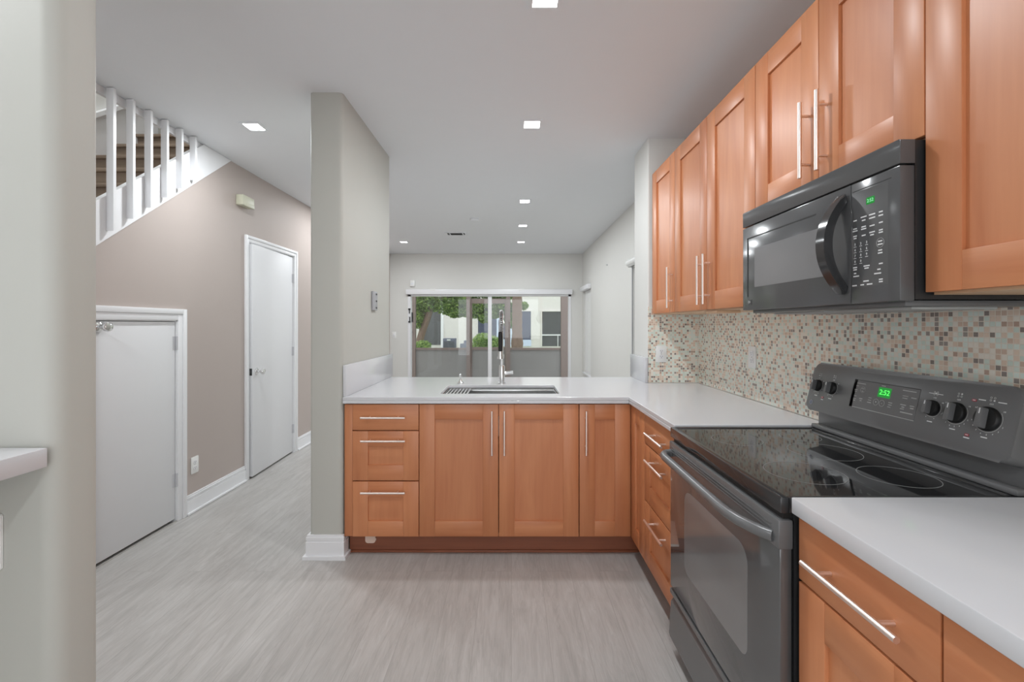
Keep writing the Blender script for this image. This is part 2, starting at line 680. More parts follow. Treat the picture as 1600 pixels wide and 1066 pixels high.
# baseboards --------------------------------------------------------------
def baseboard(name, fr, u0, u1, mitre0=0.0, mitre1=0.0):
    b = MB(fr)
    b.box(u0, u1, 0.0, 0.095, 0, 0.016)
    b.box(u0, u1, 0.095, 0.108, 0, 0.0125, bevel=0.002)
    b.box(u0, u1, 0.108, 0.122, 0, 0.0155, bevel=0.002)
    b.box(u0, u1, 0.122, 0.134, 0, 0.011, bevel=0.003)
    b.box(u0, u1, 0.0, 0.020, 0.016, 0.030, bevel=0.006)
    return struct(b.build(name, M['trim']), 'white moulded baseboard')


baseboard('baseboard_hall', LEFT((XP, 0, 0)), 3.138, D1[0] - 0.058)
baseboard('baseboard_hall_far', LEFT((XP, 0, 0)), D1[1] + 0.058, 8.4)
b = MB()
for (z0, z1, t) in ((0, .02, .03), (.02, .095, .016), (.095, .108, .0125), (.108, .122, .0155), (.122, .134, .011)):
    b.box(-1.143 - t, -0.958 + t * 0.9, 2.58 - t, 2.581, z0, z1)
    b.box(-1.143 - t, -1.142, 2.581, 3.585 + t, z0, z1)
    b.box(-0.959, -0.958 + t * 0.9, 2.581, 2.64 if z1 < 0.11 else 2.583, z0, z1)
struct(b.build('baseboard_column', M['trim']), 'white moulded baseboard of the pillar')
baseboard('baseboard_back', FRONT((0, YB, 0)), XP + 0.02, SX0 - 0.06)


# ================================================================== DOORS in the pink wall
def casing(name, fr, y0, y1, zt, wdt, lab):
    b = MB(fr)
    for (t0, t1, th) in ((0.0, 0.55, 0.014), (0.55, 1.0, 0.021)):
        a0, a1 = wdt * t0, wdt * t1
        b.box(y0 - a1, y0 - a0, 0, zt + a1, 0, th, bevel=0.003)
        b.box(y1 + a0, y1 + a1, 0, zt + a1, 0, th, bevel=0.003)
        b.box(y0 - a0, y1 + a0, zt + a0, zt + a1, 0, th, bevel=0.003)
    b.box(y0 - 0.001, y0 + 0.006, 0, zt, -0.1, 0.004)
    b.box(y1 - 0.006, y1 + 0.001, 0, zt, -0.1, 0.004)
    b.box(y0, y1, zt - 0.006, zt + 0.001, -0.1, 0.004)
    return struct(b.build(name, M['trim']), lab)


def knob(fr, u, v, n0, parent, name='knob', mat='chrome'):
    b = MB(fr)
    b.lathe([(0.030, 0), (0.031, 0.004), (0.024, 0.010), (0.011, 0.014), (0.010, 0.030), (0.016, 0.036), (0.026, 0.046),
             (0.028, 0.056), (0.024, 0.066), (0.012, 0.071), (0.0, 0.072)], (u, v, n0))
    return b.build(name, M[mat], parent)


casing('trim_1', LEFT((XP, 0, 0)), D1[0], D1[1], D1[2], 0.056, 'white casing of the tall hall door')
casing('trim_2', LEFT((XP, 0, 0)), D2[0], D2[1], D2[2], 0.076, 'white casing of the low closet door')

# tall door, slightly ajar (hinged on its far side)
ang = math.radians(2.6)
hy = D1[1] - 0.01
fr = frame((XP + 0.004, hy, 0), (math.sin(ang), -math.cos(ang), 0), (0, 0, 1), (-math.cos(ang), -math.sin(ang), 0))
fr = frame((XP - 0.004, hy, 0), (math.sin(ang), -math.cos(ang), 0), (0, 0, 1), (math.cos(ang), math.sin(ang), 0))
# u runs from the hinge toward the camera, n out of the wall
d = MB(fr)
d.box(0.0, 0.792, 0.016, 2.018, -0.034, 0.0, bevel=0.002)
door1 = d.build('door_1', M['door'], loc=(XP, hy, 0))
struct(door1, 'tall white flush door standing slightly ajar')
hd = MB(fr)
hd.lathe([(0.031, 0), (0.032, 0.004), (0.025, 0.009), (0.011, 0.013), (0.010, 0.030), (0.017, 0.036), (0.026, 0.046),
          (0.028, 0.056), (0.024, 0.066), (0.012, 0.071), (0.0, 0.072)], (0.725, 0.915, 0.0))
hd.build('door_knob', M['chrome'], door1)
lt = MB(fr)
lt.box(0.792, 0.7935, 0.885, 0.945, -0.030, -0.004)
lt.cyl((0.7935, 0.915, -0.017), (0.801, 0.915, -0.017), 0.009)
lt.build('latch_plate', M['slot'], door1)
for z in (0.25, 1.05, 1.80):
    h = MB(fr)
    h.cyl((-0.003, z - 0.045, 0.006), (-0.003, z + 0.045, 0.006), 0.007)
    h.box(0.0, 0.022, z - 0.045, z + 0.045, -0.0005, 0.0015)
    h.build('hinge', M['hinge'], door1)

# low closet door
fr = LEFT((XP - 0.002, 0, 0))
d = MB(fr)
d.box(D2[0] + 0.010, D2[1] - 0.009, 0.02, D2[2] - 0.010, -0.034, 0.0, bevel=0.002)
door2 = d.build('door_2', M['door'], loc=(XP, D2[1], 0))
struct(door2, 'low white closet door under the staircase')
knob(fr, 2.482, 1.312, 0.0, door2, 'door_knob')
for z in (0.28, 1.20):
    h = MB(fr)
    h.cyl((D2[1] - 0.004, z - 0.045, 0.007), (D2[1] - 0.004, z + 0.045, 0.007), 0.007)
    h.box(D2[1] - 0.03, D2[1] - 0.008, z - 0.045, z + 0.045, 0, 0.0015)
    h.build('hinge', M['hinge'], door2)
b = MB()
b.box(XP - 0.001, XP + 0.006, D2[0], D2[1], 0, 0.006)
struct(b.build('trim_3', M['floor']), 'thin floor strip under the closet door')

# ================================================================== STAIRS
stair = thing('staircase', (-2.80, 2.0, 0), 'enclosed staircase with brown treads behind white balusters', 'staircase')
b = MB()
for k in range(-12, 5):
    y0, zt = 3.04 + 0.25 * k, 2.244 + 0.187 * k
    b.box(-3.355, XP - 0.026, y0 + 0.025, y0 + 0.05, zt - 0.187 if k > -12 else 0, zt)
    b.box(-3.355, XP - 0.026, y0, y0 + 0.30, zt, zt + 0.028, bevel=0.006)
b.build('treads', M['tread'], stair)
b = MB(LEFT((XP, 0, 0)))
y1 = 3.645
yt = 2.497 + (CEIL - 0.002 - 0.24 - 1.781) / sl
b.prism([(0.30, zs(0.30)), (y1, zs(y1) - 0.004), (yt, CEIL - 0.002), (0.30, zs(0.30) + 0.24)], -0.024, 0.012)
b.build('stringer', M['trim'], stair)
b = MB(LEFT((XP, 0, 0)))
b.box(0.4, yt, CEIL - 0.045, CEIL - 0.002, -0.024, -0.002)
b.build('head_rail', M['trim'], stair)
for k in range(0, 8):
    y = 2.519 - 2 * 0.1306 + 0.1306 * k
    zb = zs(y) + 0.045
    bl = MB(LEFT((XP, 0, 0)))
    bl.prism([(y, zb), (y + 0.018, zb + 0.018 * sl), (y + 0.018, CEIL - 0.004), (y, CEIL - 0.004)], 0.0125, 0.052)
    bl.build('baluster', M['trim'], stair)
b = MB(LEFT((-3.36, 0, 0)))
zn = lambda y: 2.272 + sl * (y - 3.04)
b.prism([(0.5, zn(0.5) - 0.1), (4.3, zn(4.3) - 0.1), (4.3, zn(4.3) + 0.26), (0.5, zn(0.5) + 0.26)], 0.001, 0.022)
b.prism([(0.5, zn(0.5) + 0.26), (4.3, zn(4.3) + 0.26), (4.3, zn(4.3) + 0.30), (0.5, zn(0.5) + 0.30)], 0.001, 0.05)
b.build('wall_stringer', M['trim'], stair)
b = MB()
b.box(-3.355, XP - 0.101, 4.36, 4.40, CEIL + 0.3, 3.0)
b.build('landing', M['tread'], stair)

# ================================================================== LIVING ROOM: SLIDING DOOR, WINDOWS
fr = FRONT((0, YB, 0))
b = MB(fr)
b.box(SX0, SX0 + 0.055, 0.0, SZ1, -0.09, 0.012)
b.box(SX1 - 0.045, SX1, 0.0, SZ1, -0.09, 0.012)
b.box(SX0, SX1, SZ1 - 0.03, SZ1, -0.09, 0.012)
b.box(SX0, SX1, 0.0, 0.04, -0.09, 0.012)
b.box(-0.435, -0.365, 0.04, SZ1 - 0.03, -0.06, -0.01, bevel=0.003)
sd = struct(b.build('door_3', M['trim'], loc=((SX0 + SX1) / 2, YB, 0)), 'white framed sliding glass door to the patio')
for (x0, x1, n0) in ((SX0 + 0.055, -0.40, -0.045), (-0.40, SX1 - 0.045, -0.07)):
    g = MB(fr)
    g.box(x0, x1, 0.04, SZ1 - 0.03, n0, n0 + 0.006)
    g.build('glass', M['glass'], sd)
g = MB(fr)
g.box(SX0 + 0.075, SX0 + 0.098, 1.37, 1.55, 0.012, 0.03)
g.box(SX0 + 0.012, SX0 + 0.05, 1.595, 1.625, 0.012, 0.026)
g.box(SX0 + 0.012, SX0 + 0.05, 1.36, 1.39, 0.012, 0.026)
g.box(SX0 + 0.024, SX0 + 0.040, 1.53, 1.60, 0.012, 0.026)
g.box(SX0 + 0.030, SX0 + 0.046, 1.39, 1.47, 0.012, 0.026)
g.bm.faces.ensure_lookup_table()
g.build('door_pull', M['blkm'], sd)
v = thing('blind_headrail', (-0.4, YB - 0.05, 1.88), 'long white blind headrail above the sliding glass door', 'headrail')
g = MB(fr)
g.box(-1.945, 1.125, 1.882, 1.975, 0.004, 0.075, bevel=0.004)
g.build('valance', M['trim'], v)
for x in (-1.45, 0.18):
    g = MB(fr)
    g.box(x - 0.05, x + 0.05, 1.955, 1.981, 0.073, 0.082)
    g.build('clip', M['plate'], v)


def side_window(name, y0, y1, z0, z1, lab):
    fr = RIGHT((XR, 0, 0))
    b = MB(fr)
    t = 0.045
    b.box(-y1, -y1 + t, z0, z1, -0.09, -0.03)
    b.box(-y0 - t, -y0, z0, z1, -0.09, -0.03)
    b.box(-y1 + t, -y0 - t, z1 - t, z1, -0.09, -0.03)
    b.box(-y1 + t, -y0 - t, z0, z0 + t, -0.09, -0.03)
    b.box(-y1 + t, -y0 - t, (z0 + z1) / 2 - 0.02, (z0 + z1) / 2 + 0.02, -0.08, -0.035)
    o = struct(b.build(name, M['trim'], loc=(XR, (y0 + y1) / 2, z0)), lab)
    g = MB(fr)
    g.box(-y1 + t, -y0 - t, z0 + t, z1 - t, -0.065, -0.060)
    g.build('glass', M['glass'], o)
    g = MB(fr)
    g.box(-y1 - 0.02, -y0 + 0.02, z0 - 0.025, z0 - 0.001, -0.02, 0.03, bevel=0.004)
    g.build('window_sill', M['trim'], o)
    return o


side_window('window_1', *w1, 'narrow window on the right wall near the far corner')
side_window('window_2', *w2, 'window on the right wall beside the pier')
v = thing('window_blind', (XR - 0.03, 7.92, 1.93), 'short white window blind on the right wall, near the far corner', 'blind')
g = MB(RIGHT((XR, 0, 0)))
g.box(-8.31, -7.53, 1.925, 2.0, 0.003, 0.07, bevel=0.004)
g.build('valance', M['trim'], v)
for k in range(9):
    g = MB(RIGHT((XR, 0, 0)))
    u = -8.275 + 0.0785 * k
    g.box(u, u + 0.076, 0.50, 1.924, -0.022 + 0.003 * (k % 2), -0.019 + 0.003 * (k % 2))
    g.build('slat', M['plate'], v)
v = thing('roller_shade', (XR - 0.03, 4.5, 1.95), 'rolled white shade over the window beside the pier', 'roller shade')
g = MB(RIGHT((XR, 0, 0)))
g.cyl((-4.95, 1.99, 0.042), (-4.06, 1.99, 0.042), 0.038, seg=20)
g.build('roll', M['plate'], v)
for u in (-4.962, -4.059):
    g = MB(RIGHT((XR, 0, 0)))
    g.box(u, u + 0.011, 1.945, 2.035, 0.001, 0.05)
    g.build('bracket', M['plate'], v)
g = MB(RIGHT((XR, 0, 0)))
g.box(-4.945, -4.93, 0.95, 1.95, 0.004, 0.012)
g.build('bead_cord', M['grey'], v)

# small fittings of the living room walls
g = MB(FRONT((0, YB, 0)))
g.box(-1.875, -1.785, 2.03, 2.145, 0.001, 0.05, bevel=0.012)
o = g.build('motion_sensor', M['plate'], loc=(-1.83, YB, 2.03))
tag(o, 'small white motion sensor on the far wall above the sliding door', 'motion sensor')
s = MB(FRONT((0, YB, 0)))
s.box(-1.855, -1.805, 2.06, 2.10, 0.049, 0.054, bevel=0.004)
s.build('sensor_lens', M['ceil'], o)
g = MB(FRONT((0, YB, 0)))
g.box(-2.215, -2.14, 1.07, 1.19, 0.001, 0.008, bevel=0.002)
o = g.build('light_switch', M['plate'], loc=(-2.18, YB, 1.07))
tag(o, 'white light switch on the far wall beside the pillar', 'light switch')
s = MB(FRONT((0, YB, 0)))
s.box(-2.195, -2.160, 1.10, 1.16, 0.0075, 0.012, bevel=0.002)
s.build('rocker', M['trim'], o)
g = MB(RIGHT((XR, 0, 0)))
g.lathe([(0.012, 0.0005), (0.012, 0.004), (0.004, 0.008), (0.004, 0.022), (0.0, 0.023)], (-6.25, 2.145, 0))
tag(g.build('wall_hook', M['grey'], loc=(XR, 6.25, 2.145)), 'tiny grey screw hook high on the bare right wall', 'hook')

# ================================================================== CEILING FITTINGS
lights = [
    (0.137, 1.83, 'square recessed ceiling light nearest the camera, cut by the top edge'),
    (0.135, 2.985, 'square recessed ceiling light above the sink'),
    (0.143, 4.84, 'square recessed ceiling light just past the sink, second from the top of the row'),
    (0.152, 6.04, 'square recessed ceiling light, next to last in the right-hand row'),
    (0.153, 7.23, 'square recessed ceiling light at the far end of the row, before the sliding door'),
    (-1.71, 7.23, 'square recessed ceiling light at the far left, beside the pillar top'),
    (-1.707, 3.02, 'square recessed ceiling light over the hall by the staircase'),
    (0.137, -0.60, 'added unseen square ceiling light over the kitchen entrance, for fill'),  # behind the camera, added as fill
    (-1.707, 0.65, 'added unseen square ceiling light over the entry by the raised bar, for fill'),  # out-of-view lamp added to help light the room
    (-1.71, 5.10, 'added square ceiling light hidden behind the pillar'),  # unseen lamp, added behind the pillar
]
for (x, y, lab) in lights:
    t = thing('ceiling_light', (x, y, CEIL), lab, 'ceiling light', 'recessed square ceiling lights')
    g = MB()
    e, i = 0.066, 0.05
    g.box(x - e, x + e, y - e, y - i, CEIL - 0.006, CEIL - 0.0002)
    g.box(x - e, x + e, y + i, y + e, CEIL - 0.006, CEIL - 0.0002)
    g.box(x - e, x - i, y - i, y + i, CEIL - 0.006, CEIL - 0.0002)
    g.box(x + i, x + e, y - i, y + i, CEIL - 0.006, CEIL - 0.0002)
    g.build('trim_frame', M['ceil'], t)
    g = MB()
    g.box(x - i, x + i, y - i, y + i, CEIL - 0.004, CEIL - 0.0005)
    g.build('diffuser', M['led'], t)
    ld = bpy.data.lights.new('led_light', 'AREA')
    ld.shape = 'SQUARE'
    ld.size = 0.09
    ld.energy = LAMP_W
    ld.color = (0.93, 0.975, 1.0)
    lo = bpy.data.objects.new('led_light', ld)
    COL.objects.link(lo)
    lo.parent = t
    lo.location = (0, 0, -0.008)
# unseen lamp added high in the stairwell to brighten it
ld = bpy.data.lights.new('stairwell_fill', 'AREA')
ld.shape = 'SQUARE'
ld.size = 0.3
ld.energy = 28
ld.color = (0.95, 0.98, 1.0)
lo = bpy.data.objects.new('stairwell_fill', ld)
COL.objects.link(lo)
lo.location = (-2.8, 2.6, 5.1)

t = thing('ceiling_vent', (-0.795, 6.57, CEIL), 'white ceiling air vent with dark slots near the far wall', 'air vent')
g = MB()
x0, x1, y0, y1 = -0.955, -0.64, 6.47, 6.68
for q in ((x0, x1, y0, y0 + .025), (x0, x1, y1 - .025, y1), (x0, x0 + .03, y0 + .025, y1 - .025), (x1 - .03, x1, y0 + .025, y1 - .025)):
    g.box(*q, CEIL - 0.010, CEIL - 0.0002)
g.build('frame', M['ceil'], t)
g = MB()
g.box(x0 + .03, x1 - .03, y0 + .025, y1 - .025, CEIL - 0.003, CEIL - 0.0002)
g.build('duct', M['slot'], t)
for x in (-0.885, -0.70):
    g = MB()
    g.box(x - 0.006, x + 0.006, y0 + .025, y1 - .025, CEIL - 0.011, CEIL - 0.003)
    g.build('slat', M['ceil'], t)
for k in range(5):
    g = MB()
    y = y0 + 0.045 + 0.03 * k
    g.box(-0.878, -0.707, y - 0.004, y + 0.004, CEIL - 0.009, CEIL - 0.004)
    g.build('slat', M['slot'], t)
g = MB()
g.lathe([(0.055, 0), (0.055, -0.012), (0.045, -0.024), (0.0, -0.028)], (-0.46, 5.66, CEIL - 0.0005))
o = g.build('smoke_detector', M['ceil'], loc=(-0.46, 5.66, CEIL))
tag(o, 'round white smoke detector on the living room ceiling', 'smoke detector')

# ================================================================== HALL FITTINGS
def outlet(fr, u, v, label, w=0.075, h=0.117, group='white duplex outlets'):
    org = fr @ Vector((u, v - h / 2, 0))
    t = thing('wall_outlet', org, label, 'outlet')
    b = MB(fr)
    b.prism(rrect(u - w / 2, u + w / 2, v - h / 2, v + h / 2, 0.005), 0.001, 0.006, bevel=0.0015)
    b.build('cover_plate', M['plate'], t)
    for s in (-1, 1):
        b = MB(fr)
        cv = v + s * 0.0195
        b.prism(rrect(u - 0.0165, u + 0.0165, cv - 0.014, cv + 0.014, 0.009), 0.0055, 0.0085)
        r = b.build('receptacle', M['trim'], t)
        b = MB(fr)
        b.box(u - 0.0075, u - 0.0055, cv - 0.001, cv + 0.008, 0.0082, 0.0089)
        b.box(u + 0.0055, u + 0.0075, cv - 0.001, cv + 0.007, 0.0082, 0.0089)
        b.cyl((u, cv - 0.007, 0.0082), (u, cv - 0.007, 0.0089), 0.0025, seg=10)
        b.build('slots', M['slot'], r)
    b = MB(fr)
    b.cyl((u, v, 0.0055), (u, v, 0.0072), 0.003, seg=10)
    b.build('screw', M['grey'], t)
    return t


outlet(LEFT((XP, 0, 0)), 3.235, 0.327, 'white wall outlet low on the pink wall beside the closet door')
outlet(FRONT((0, 3.2045, 0)), 1.054, 1.117, 'white outlet on the mosaic tile of the pier, under the first wall cabinet')
outlet(RIGHT((XR - 0.008, 0, 0)), -2.472, 1.147, 'white outlet on the long mosaic backsplash, left of the stove')
outlet(FRONT((0, 0.955, 0)), -1.101, 0.868, 'outlet below the raised bar, at the left edge of the photo', 0.072)

# doorbell chime
t = thing('door_chime', (XP, 3.80, 2.30), 'cream door chime box high on the pink wall', 'door chime')
fr = LEFT((XP, 0, 0))
g = MB(fr)
g.box(3.722, 3.888, 2.308, 2.392, 0.001, 0.060, bevel=0.004)
g.build('cover', M['cream'], t)
g = MB(fr)
g.box(3.76, 3.886, 2.306, 2.335, 0.045, 0.0625, bevel=0.002)
g.build('grille', M['cream'], t)
# grey plate on the pillar
fr = LEFT((-0.958, 0, 0))
t = thing('wall_plate', (-0.958, 3.155, 1.42), 'small grey metal wall plate on the side of the pillar', 'wall plate')
g = MB(fr)
g.box(3.11, 3.205, 1.423, 1.553, 0.001, 0.016, bevel=0.002)
g.build('plate', M['grey'], t)
for z in (1.44, 1.487, 1.535):
    g = MB(fr)
    g.box(3.165, 3.19, z - 0.006, z + 0.006, 0.0155, 0.0175)
    g.build('slot', M['slot'], t)

# raised bar ledge on the near left
g = MB()
g.box(-1.42, -0.965, -1.2, 0.947, 1.027, 1.067, bevel=0.002)
o = g.build('bar_ledge', M['quartz'], loc=(-1.2, -0.1, 1.027))
tag(o, 'raised white bar ledge in front of the near left wall', 'bar ledge')

# ================================================================== KITCHEN CABINETS
RW = 0.087           # shaker frame width
DT = 0.019


def shaker(mb, u0, u1, v0, v1, n=0.0, slab=False):
    """a shaker front; its back sits on n, its face at n + DT"""
    if slab:
        mb.box(u0, u1, v0, v1, n, n + DT, M['wood_h'], bevel=0.0012)
        return
    mb.box(u0, u0 + RW, v0, v1, n, n + DT, M['wood'], bevel=0.0012)
    mb.box(u1 - RW, u1, v0, v1, n, n + DT, M['wood'], bevel=0.0012)
    mb.box(u0 + RW, u1 - RW, v1 - RW, v1, n, n + DT - 0.0004, M['wood_h'], bevel=0.0012)
    mb.box(u0 + RW, u1 - RW, v0, v0 + RW, n, n + DT - 0.0004, M['wood_h'], bevel=0.0012)
    mb.box(u0 + RW - 0.004, u1 - RW + 0.004, v0 + RW - 0.004, v1 - RW + 0.004, n, n + DT - 0.0095, M['wood'])


def pull(fr, u, v, vertical, n, parent, ln=0.25):
    b = MB(fr)
    a = (0, 1) if vertical else (1, 0)
    off = n + 0.033
    P = lambda s, nn: (u + a[0] * s, v + a[1] * s, nn)
    b.cyl(P(-ln / 2, off), P(ln / 2, off), 0.0063, seg=14)
    for s in (-0.080, 0.080):
        b.cyl(P(s, n - 0.0005), P(s, off), 0.0048, seg=10)
    return b.build('handle', M['nickel'], parent)


def front(fr, name, u0, u1, v0, v1, parent, handle=None, slab=False):
    """handle: (u, v, vertical)"""
    b = MB(fr)
    shaker(b, u0, u1, v0, v1, 0.0, slab)
    d = b.build(name, None, parent)
    if handle:
        pull(fr, handle[0], handle[1], handle[2], DT, d)
    return d


ZB, ZT = 0.119, 0.870
FY = 2.585            # face of the peninsula fronts
FX = 0.679            # face of the right-hand fronts
frP = FRONT((0, FY + DT, 0))
frR = RIGHT((FX + DT, 0, 0))
hz = (0.799, 0.668, 0.377)
dz = ((0.7245, ZT), (0.4375, 0.7180), (ZB, 0.4310))


def carcass(parent, u0, u1, fr, depth, v0=ZB - 0.004, v1=0.8745):
    b = MB(fr)
    b.box(u0, u1, v0, v1, -depth, -0.0015)
    return b.build('body', M['wood'], parent)


# drawer unit beside the pillar
t = thing('base_cabinet', (-0.74, 2.9, ZB), 'wooden base cabinet with three drawers beside the pillar', 'base cabinet')
carcass(t, -0.945, -0.526, frP, 0.60)
b = MB(frP)
b.box(-0.949, -0.904, ZB, ZT, -0.001, DT - 0.004, M['wood'], bevel=0.001)
b.build('filler_strip', None, t)
for i, (z0, z1) in enumerate(dz):
    front(frP, 'drawer', -0.902, -0.527, z0, z1, t, (-0.722, hz[i], False), slab=(i == 0))
b = MB(FRONT((0, FY + 0.062, 0)))
b.prism(rpoly([(-0.849, 0.105), (-0.849, 0.053, 0.016), (-0.790, 0.053, 0.016), (-0.790, 0.105)]), 0, 0.003)
b.box(-0.795, -0.786, 0.07, 0.082, 0, 0.0045)
o = b.build('peeled_patch', plain('bare_chipboard', srgb(232, 206, 190), 0.7), t)
o['label'] = 'pale peeled patch on the toe kick'

# sink base
t = thing('base_cabinet', (-0.07, 2.9, ZB), 'wooden two-door base cabinet under the sink', 'base cabinet')
b = MB(frP)
b.box(-0.5245, -0.506, ZB - 0.004, 0.8745, -0.60, -0.0015)
b.box(0.366, 0.3845, ZB - 0.004, 0.8745, -0.60, -0.0015)
b.box(-0.506, 0.366, ZB - 0.004, ZB + 0.014, -0.60, -0.0015)
b.box(-0.506, 0.366, ZB + 0.014, 0.8745, -0.60, -0.59)
b.box(-0.506, 0.366, 0.80, 0.8745, -0.02, -0.0015)
b.build('body', M['wood'], t)
front(frP, 'door', -0.5225, -0.0745, ZB, ZT, t, (-0.109, 0.713, True))
front(frP, 'door', -0.0700, 0.3820, ZB, ZT, t, (-0.0385, 0.713, True))

# corner cabinet with two narrow doors
t = thing('corner_cabinet', (0.85, 2.85, ZB), 'wooden corner base cabinet with two narrow doors meeting at the inner corner', 'corner cabinet')
b = MB()
b.prism([(0.386, FY + DT + 0.0015), (FX + DT + 0.0015, FY + DT + 0.0015), (FX + DT + 0.0015, 2.325), (XR - 0.01, 2.325), (XR - 0.01, 3.205),
         (0.386, 3.205)], ZB - 0.004, 0.8745)
b.build('body', M['wood'], t)
front(frP, 'door', 0.3875, 0.6755, ZB, ZT, t, (0.4215, 0.713, True))
front(frR, 'door', -2.5825, -2.3265, ZB, ZT, t)

# three-drawer unit left of the range
t = thing('base_cabinet', (1.0, 2.09, ZB), 'wooden base cabinet with three drawers just past the stove', 'base cabinet')
carcass(t, -2.323, -1.862, frR, 0.60)
for i, (z0, z1) in enumerate(dz):
    front(frR, 'drawer', -2.3230, -1.8630, z0, z1, t, (-2.088, hz[i] - 0.006, False), slab=(i == 0))

# near units right of the range
for (u0, u1, lab, hs) in ((-1.0745, -0.7205, 'near wooden base cabinet with one drawer, right of the stove', -0.888),
                          (-0.7155, -0.262, 'wooden base cabinet cut by the lower right corner of the photo', -0.489)):
    t = thing('base_cabinet', (1.0, -(u0 + u1) / 2, ZB), lab, 'base cabinet')
    carcass(t, u0 + 0.0005, u1 - 0.0005, frR, 0.60)
    front(frR, 'drawer', u0, u1, dz[0][0], dz[0][1], t, (hs, hz[0] - 0.006, False), slab=True)
    front(frR, 'door', u0, u1, ZB, 0.7180, t, (u1 - 0.035, 0.56, True))

# toe kicks
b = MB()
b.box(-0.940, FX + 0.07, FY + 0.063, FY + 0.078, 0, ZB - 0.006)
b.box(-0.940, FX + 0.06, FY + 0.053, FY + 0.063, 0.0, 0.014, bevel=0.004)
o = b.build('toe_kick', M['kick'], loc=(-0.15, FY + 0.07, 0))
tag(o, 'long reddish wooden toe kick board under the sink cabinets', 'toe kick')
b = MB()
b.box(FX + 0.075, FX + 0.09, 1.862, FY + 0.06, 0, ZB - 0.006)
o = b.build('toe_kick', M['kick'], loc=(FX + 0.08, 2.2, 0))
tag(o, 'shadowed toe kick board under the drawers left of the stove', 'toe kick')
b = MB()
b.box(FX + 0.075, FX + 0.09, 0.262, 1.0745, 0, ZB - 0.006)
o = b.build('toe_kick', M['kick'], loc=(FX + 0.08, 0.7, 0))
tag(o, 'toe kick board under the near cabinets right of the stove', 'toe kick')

# ---- wall cabinets
UX = 0.985
UB, UT = 1.400, 2.374
frU = RIGHT((UX + DT, 0, 0))


def wall_cabinet(y0, y1, vb, doors, lab):
    t = thing('wall_cabinet', (1.16, (y0 + y1) / 2, vb), lab, 'wall cabinet')
    b = MB(frU)
    b.box(-y1 + 0.0005, -y0 - 0.0005, vb + 0.012, UT - 0.002, -(XR - UX - DT) + 0.0015, -0.0015, M['wood'])
    b.box(-y1 + 0.0015, -y0 - 0.0015, vb - 0.006, vb + 0.012, -(XR - UX - DT) + 0.012, -0.0015, M['pale'])
    b.build('body', None, t)
    for (a, c_, hy) in doors:
        b = MB(frU)
        shaker(b, -c_, -a, vb, UT)
        d = b.build('door', None, t)
        if hy is not None:
            pull(frU, -hy, vb + 0.150 if vb < 1.5 else vb + 0.155, True, DT, d)
    return t


wall_cabinet(2.749, 3.182, UB, [(2.7505, 3.181, 2.784)], 'single-door wall cabinet at the far end, against the pier')
t = wall_cabinet(1.8395, 2.747, UB, [(2.2955, 2.7455, 2.333), (1.8405, 2.2925, 2.262)],
                 'two-door wall cabinet left of the microwave')
b = MB()
b.box(1.00, 1.12, 2.22, 2.34, UB - 0.020, UB - 0.0065, bevel=0.003)
b.build('underside_block', M['pale'], t)
wall_cabinet(1.0855, 1.8375, 1.776, [(1.4610, 1.8365, 1.503), (1.0865, 1.4580, 1.4205)], 'short two-door wall cabinet above the microwave')
wall_cabinet(0.330, 1.0835, UB, [(0.709, 1.0825, 0.745), (0.331, 0.706, 0.67)], 'nearest wall cabinet, right of the microwave')


# ================================================================== COUNTERS
def slab(outer, holes, z0, z1):
    bm = bmesh.new()
    es = []
    for poly in [outer] + holes:
        vs = [bm.verts.new((p[0], p[1], z1)) for p in poly]
        for i in range(len(vs)):
            es.append(bm.edges.new((vs[i], vs[(i + 1) % len(vs)])))
    bmesh.ops.triangle_fill(bm, edges=es, use_beauty=True, use_dissolve=False)
    r = bmesh.ops.extrude_face_region(bm, geom=list(bm.faces))
    for v_ in [g for g in r['geom'] if isinstance(g, bmesh.types.BMVert)]:
        v_.co.z = z0
    m = MB()
    m.bm.free()
    m.bm = bm
    return m


SKX0, SKX1, SKY0, SKY1 = -0.424, 0.287, 2.697, 3.079
hole = rrect(SKX0, SKX1, SKY0, SKY1, 0.012)
outer = [(-0.954, 2.57), (0.664, 2.57), (0.664, 1.856), (XR - 0.010, 1.856), (XR - 0.010, 3.2035), (0.9605, 3.2035), (0.9605, 3.552), (-0.9565, 3.552)]
cm = slab(outer, [hole], 0.894, TT)
cm.box(-0.954, 0.664, 2.570, 2.592, 0.876, 0.8941)
cm.box(0.664, 0.686, 1.856, 2.592, 0.876, 0.8941)
cm.box(-0.954, 0.9605, 3.53, 3.552, 0.876, 0.8941)
ct = cm.build('countertop', M['quartz'], loc=(0, 2.9, 0.876))
tag(ct, 'white quartz countertop of the peninsula, with the sink cut into it', 'countertop')
bv = ct.modifiers.new('edge', 'BEVEL')
bv.width = 0.003
bv.segments = 2
bv.limit_method = 'ANGLE'
ct2 = MB().box(0.664, XR - 0.010, 0.262, 1.080, 0.876, TT, bevel=0.003).build('countertop', M['quartz'], loc=(1.0, 0.67, 0.876))
tag(ct2, 'white quartz countertop in the near right corner, beside the stove', 'countertop')
# upstands
g = MB()
g.box(-0.9565, -0.938, 2.585, 3.60, TT + 0.0005, 1.092, bevel=0.002)
tag(g.build('upstand', M['quartz'], loc=(-0.95, 3.1, TT)), 'white quartz upstand against the pillar, left end of the counter', 'upstand')
g = MB()
g.box(0.940, 0.9615, 3.20, 3.60, TT + 0.0005, 1.092, bevel=0.002)
tag(g.build('upstand', M['quartz'], loc=(0.95, 3.4, TT)), 'white quartz upstand against the pier, beside the mosaic tile', 'upstand')

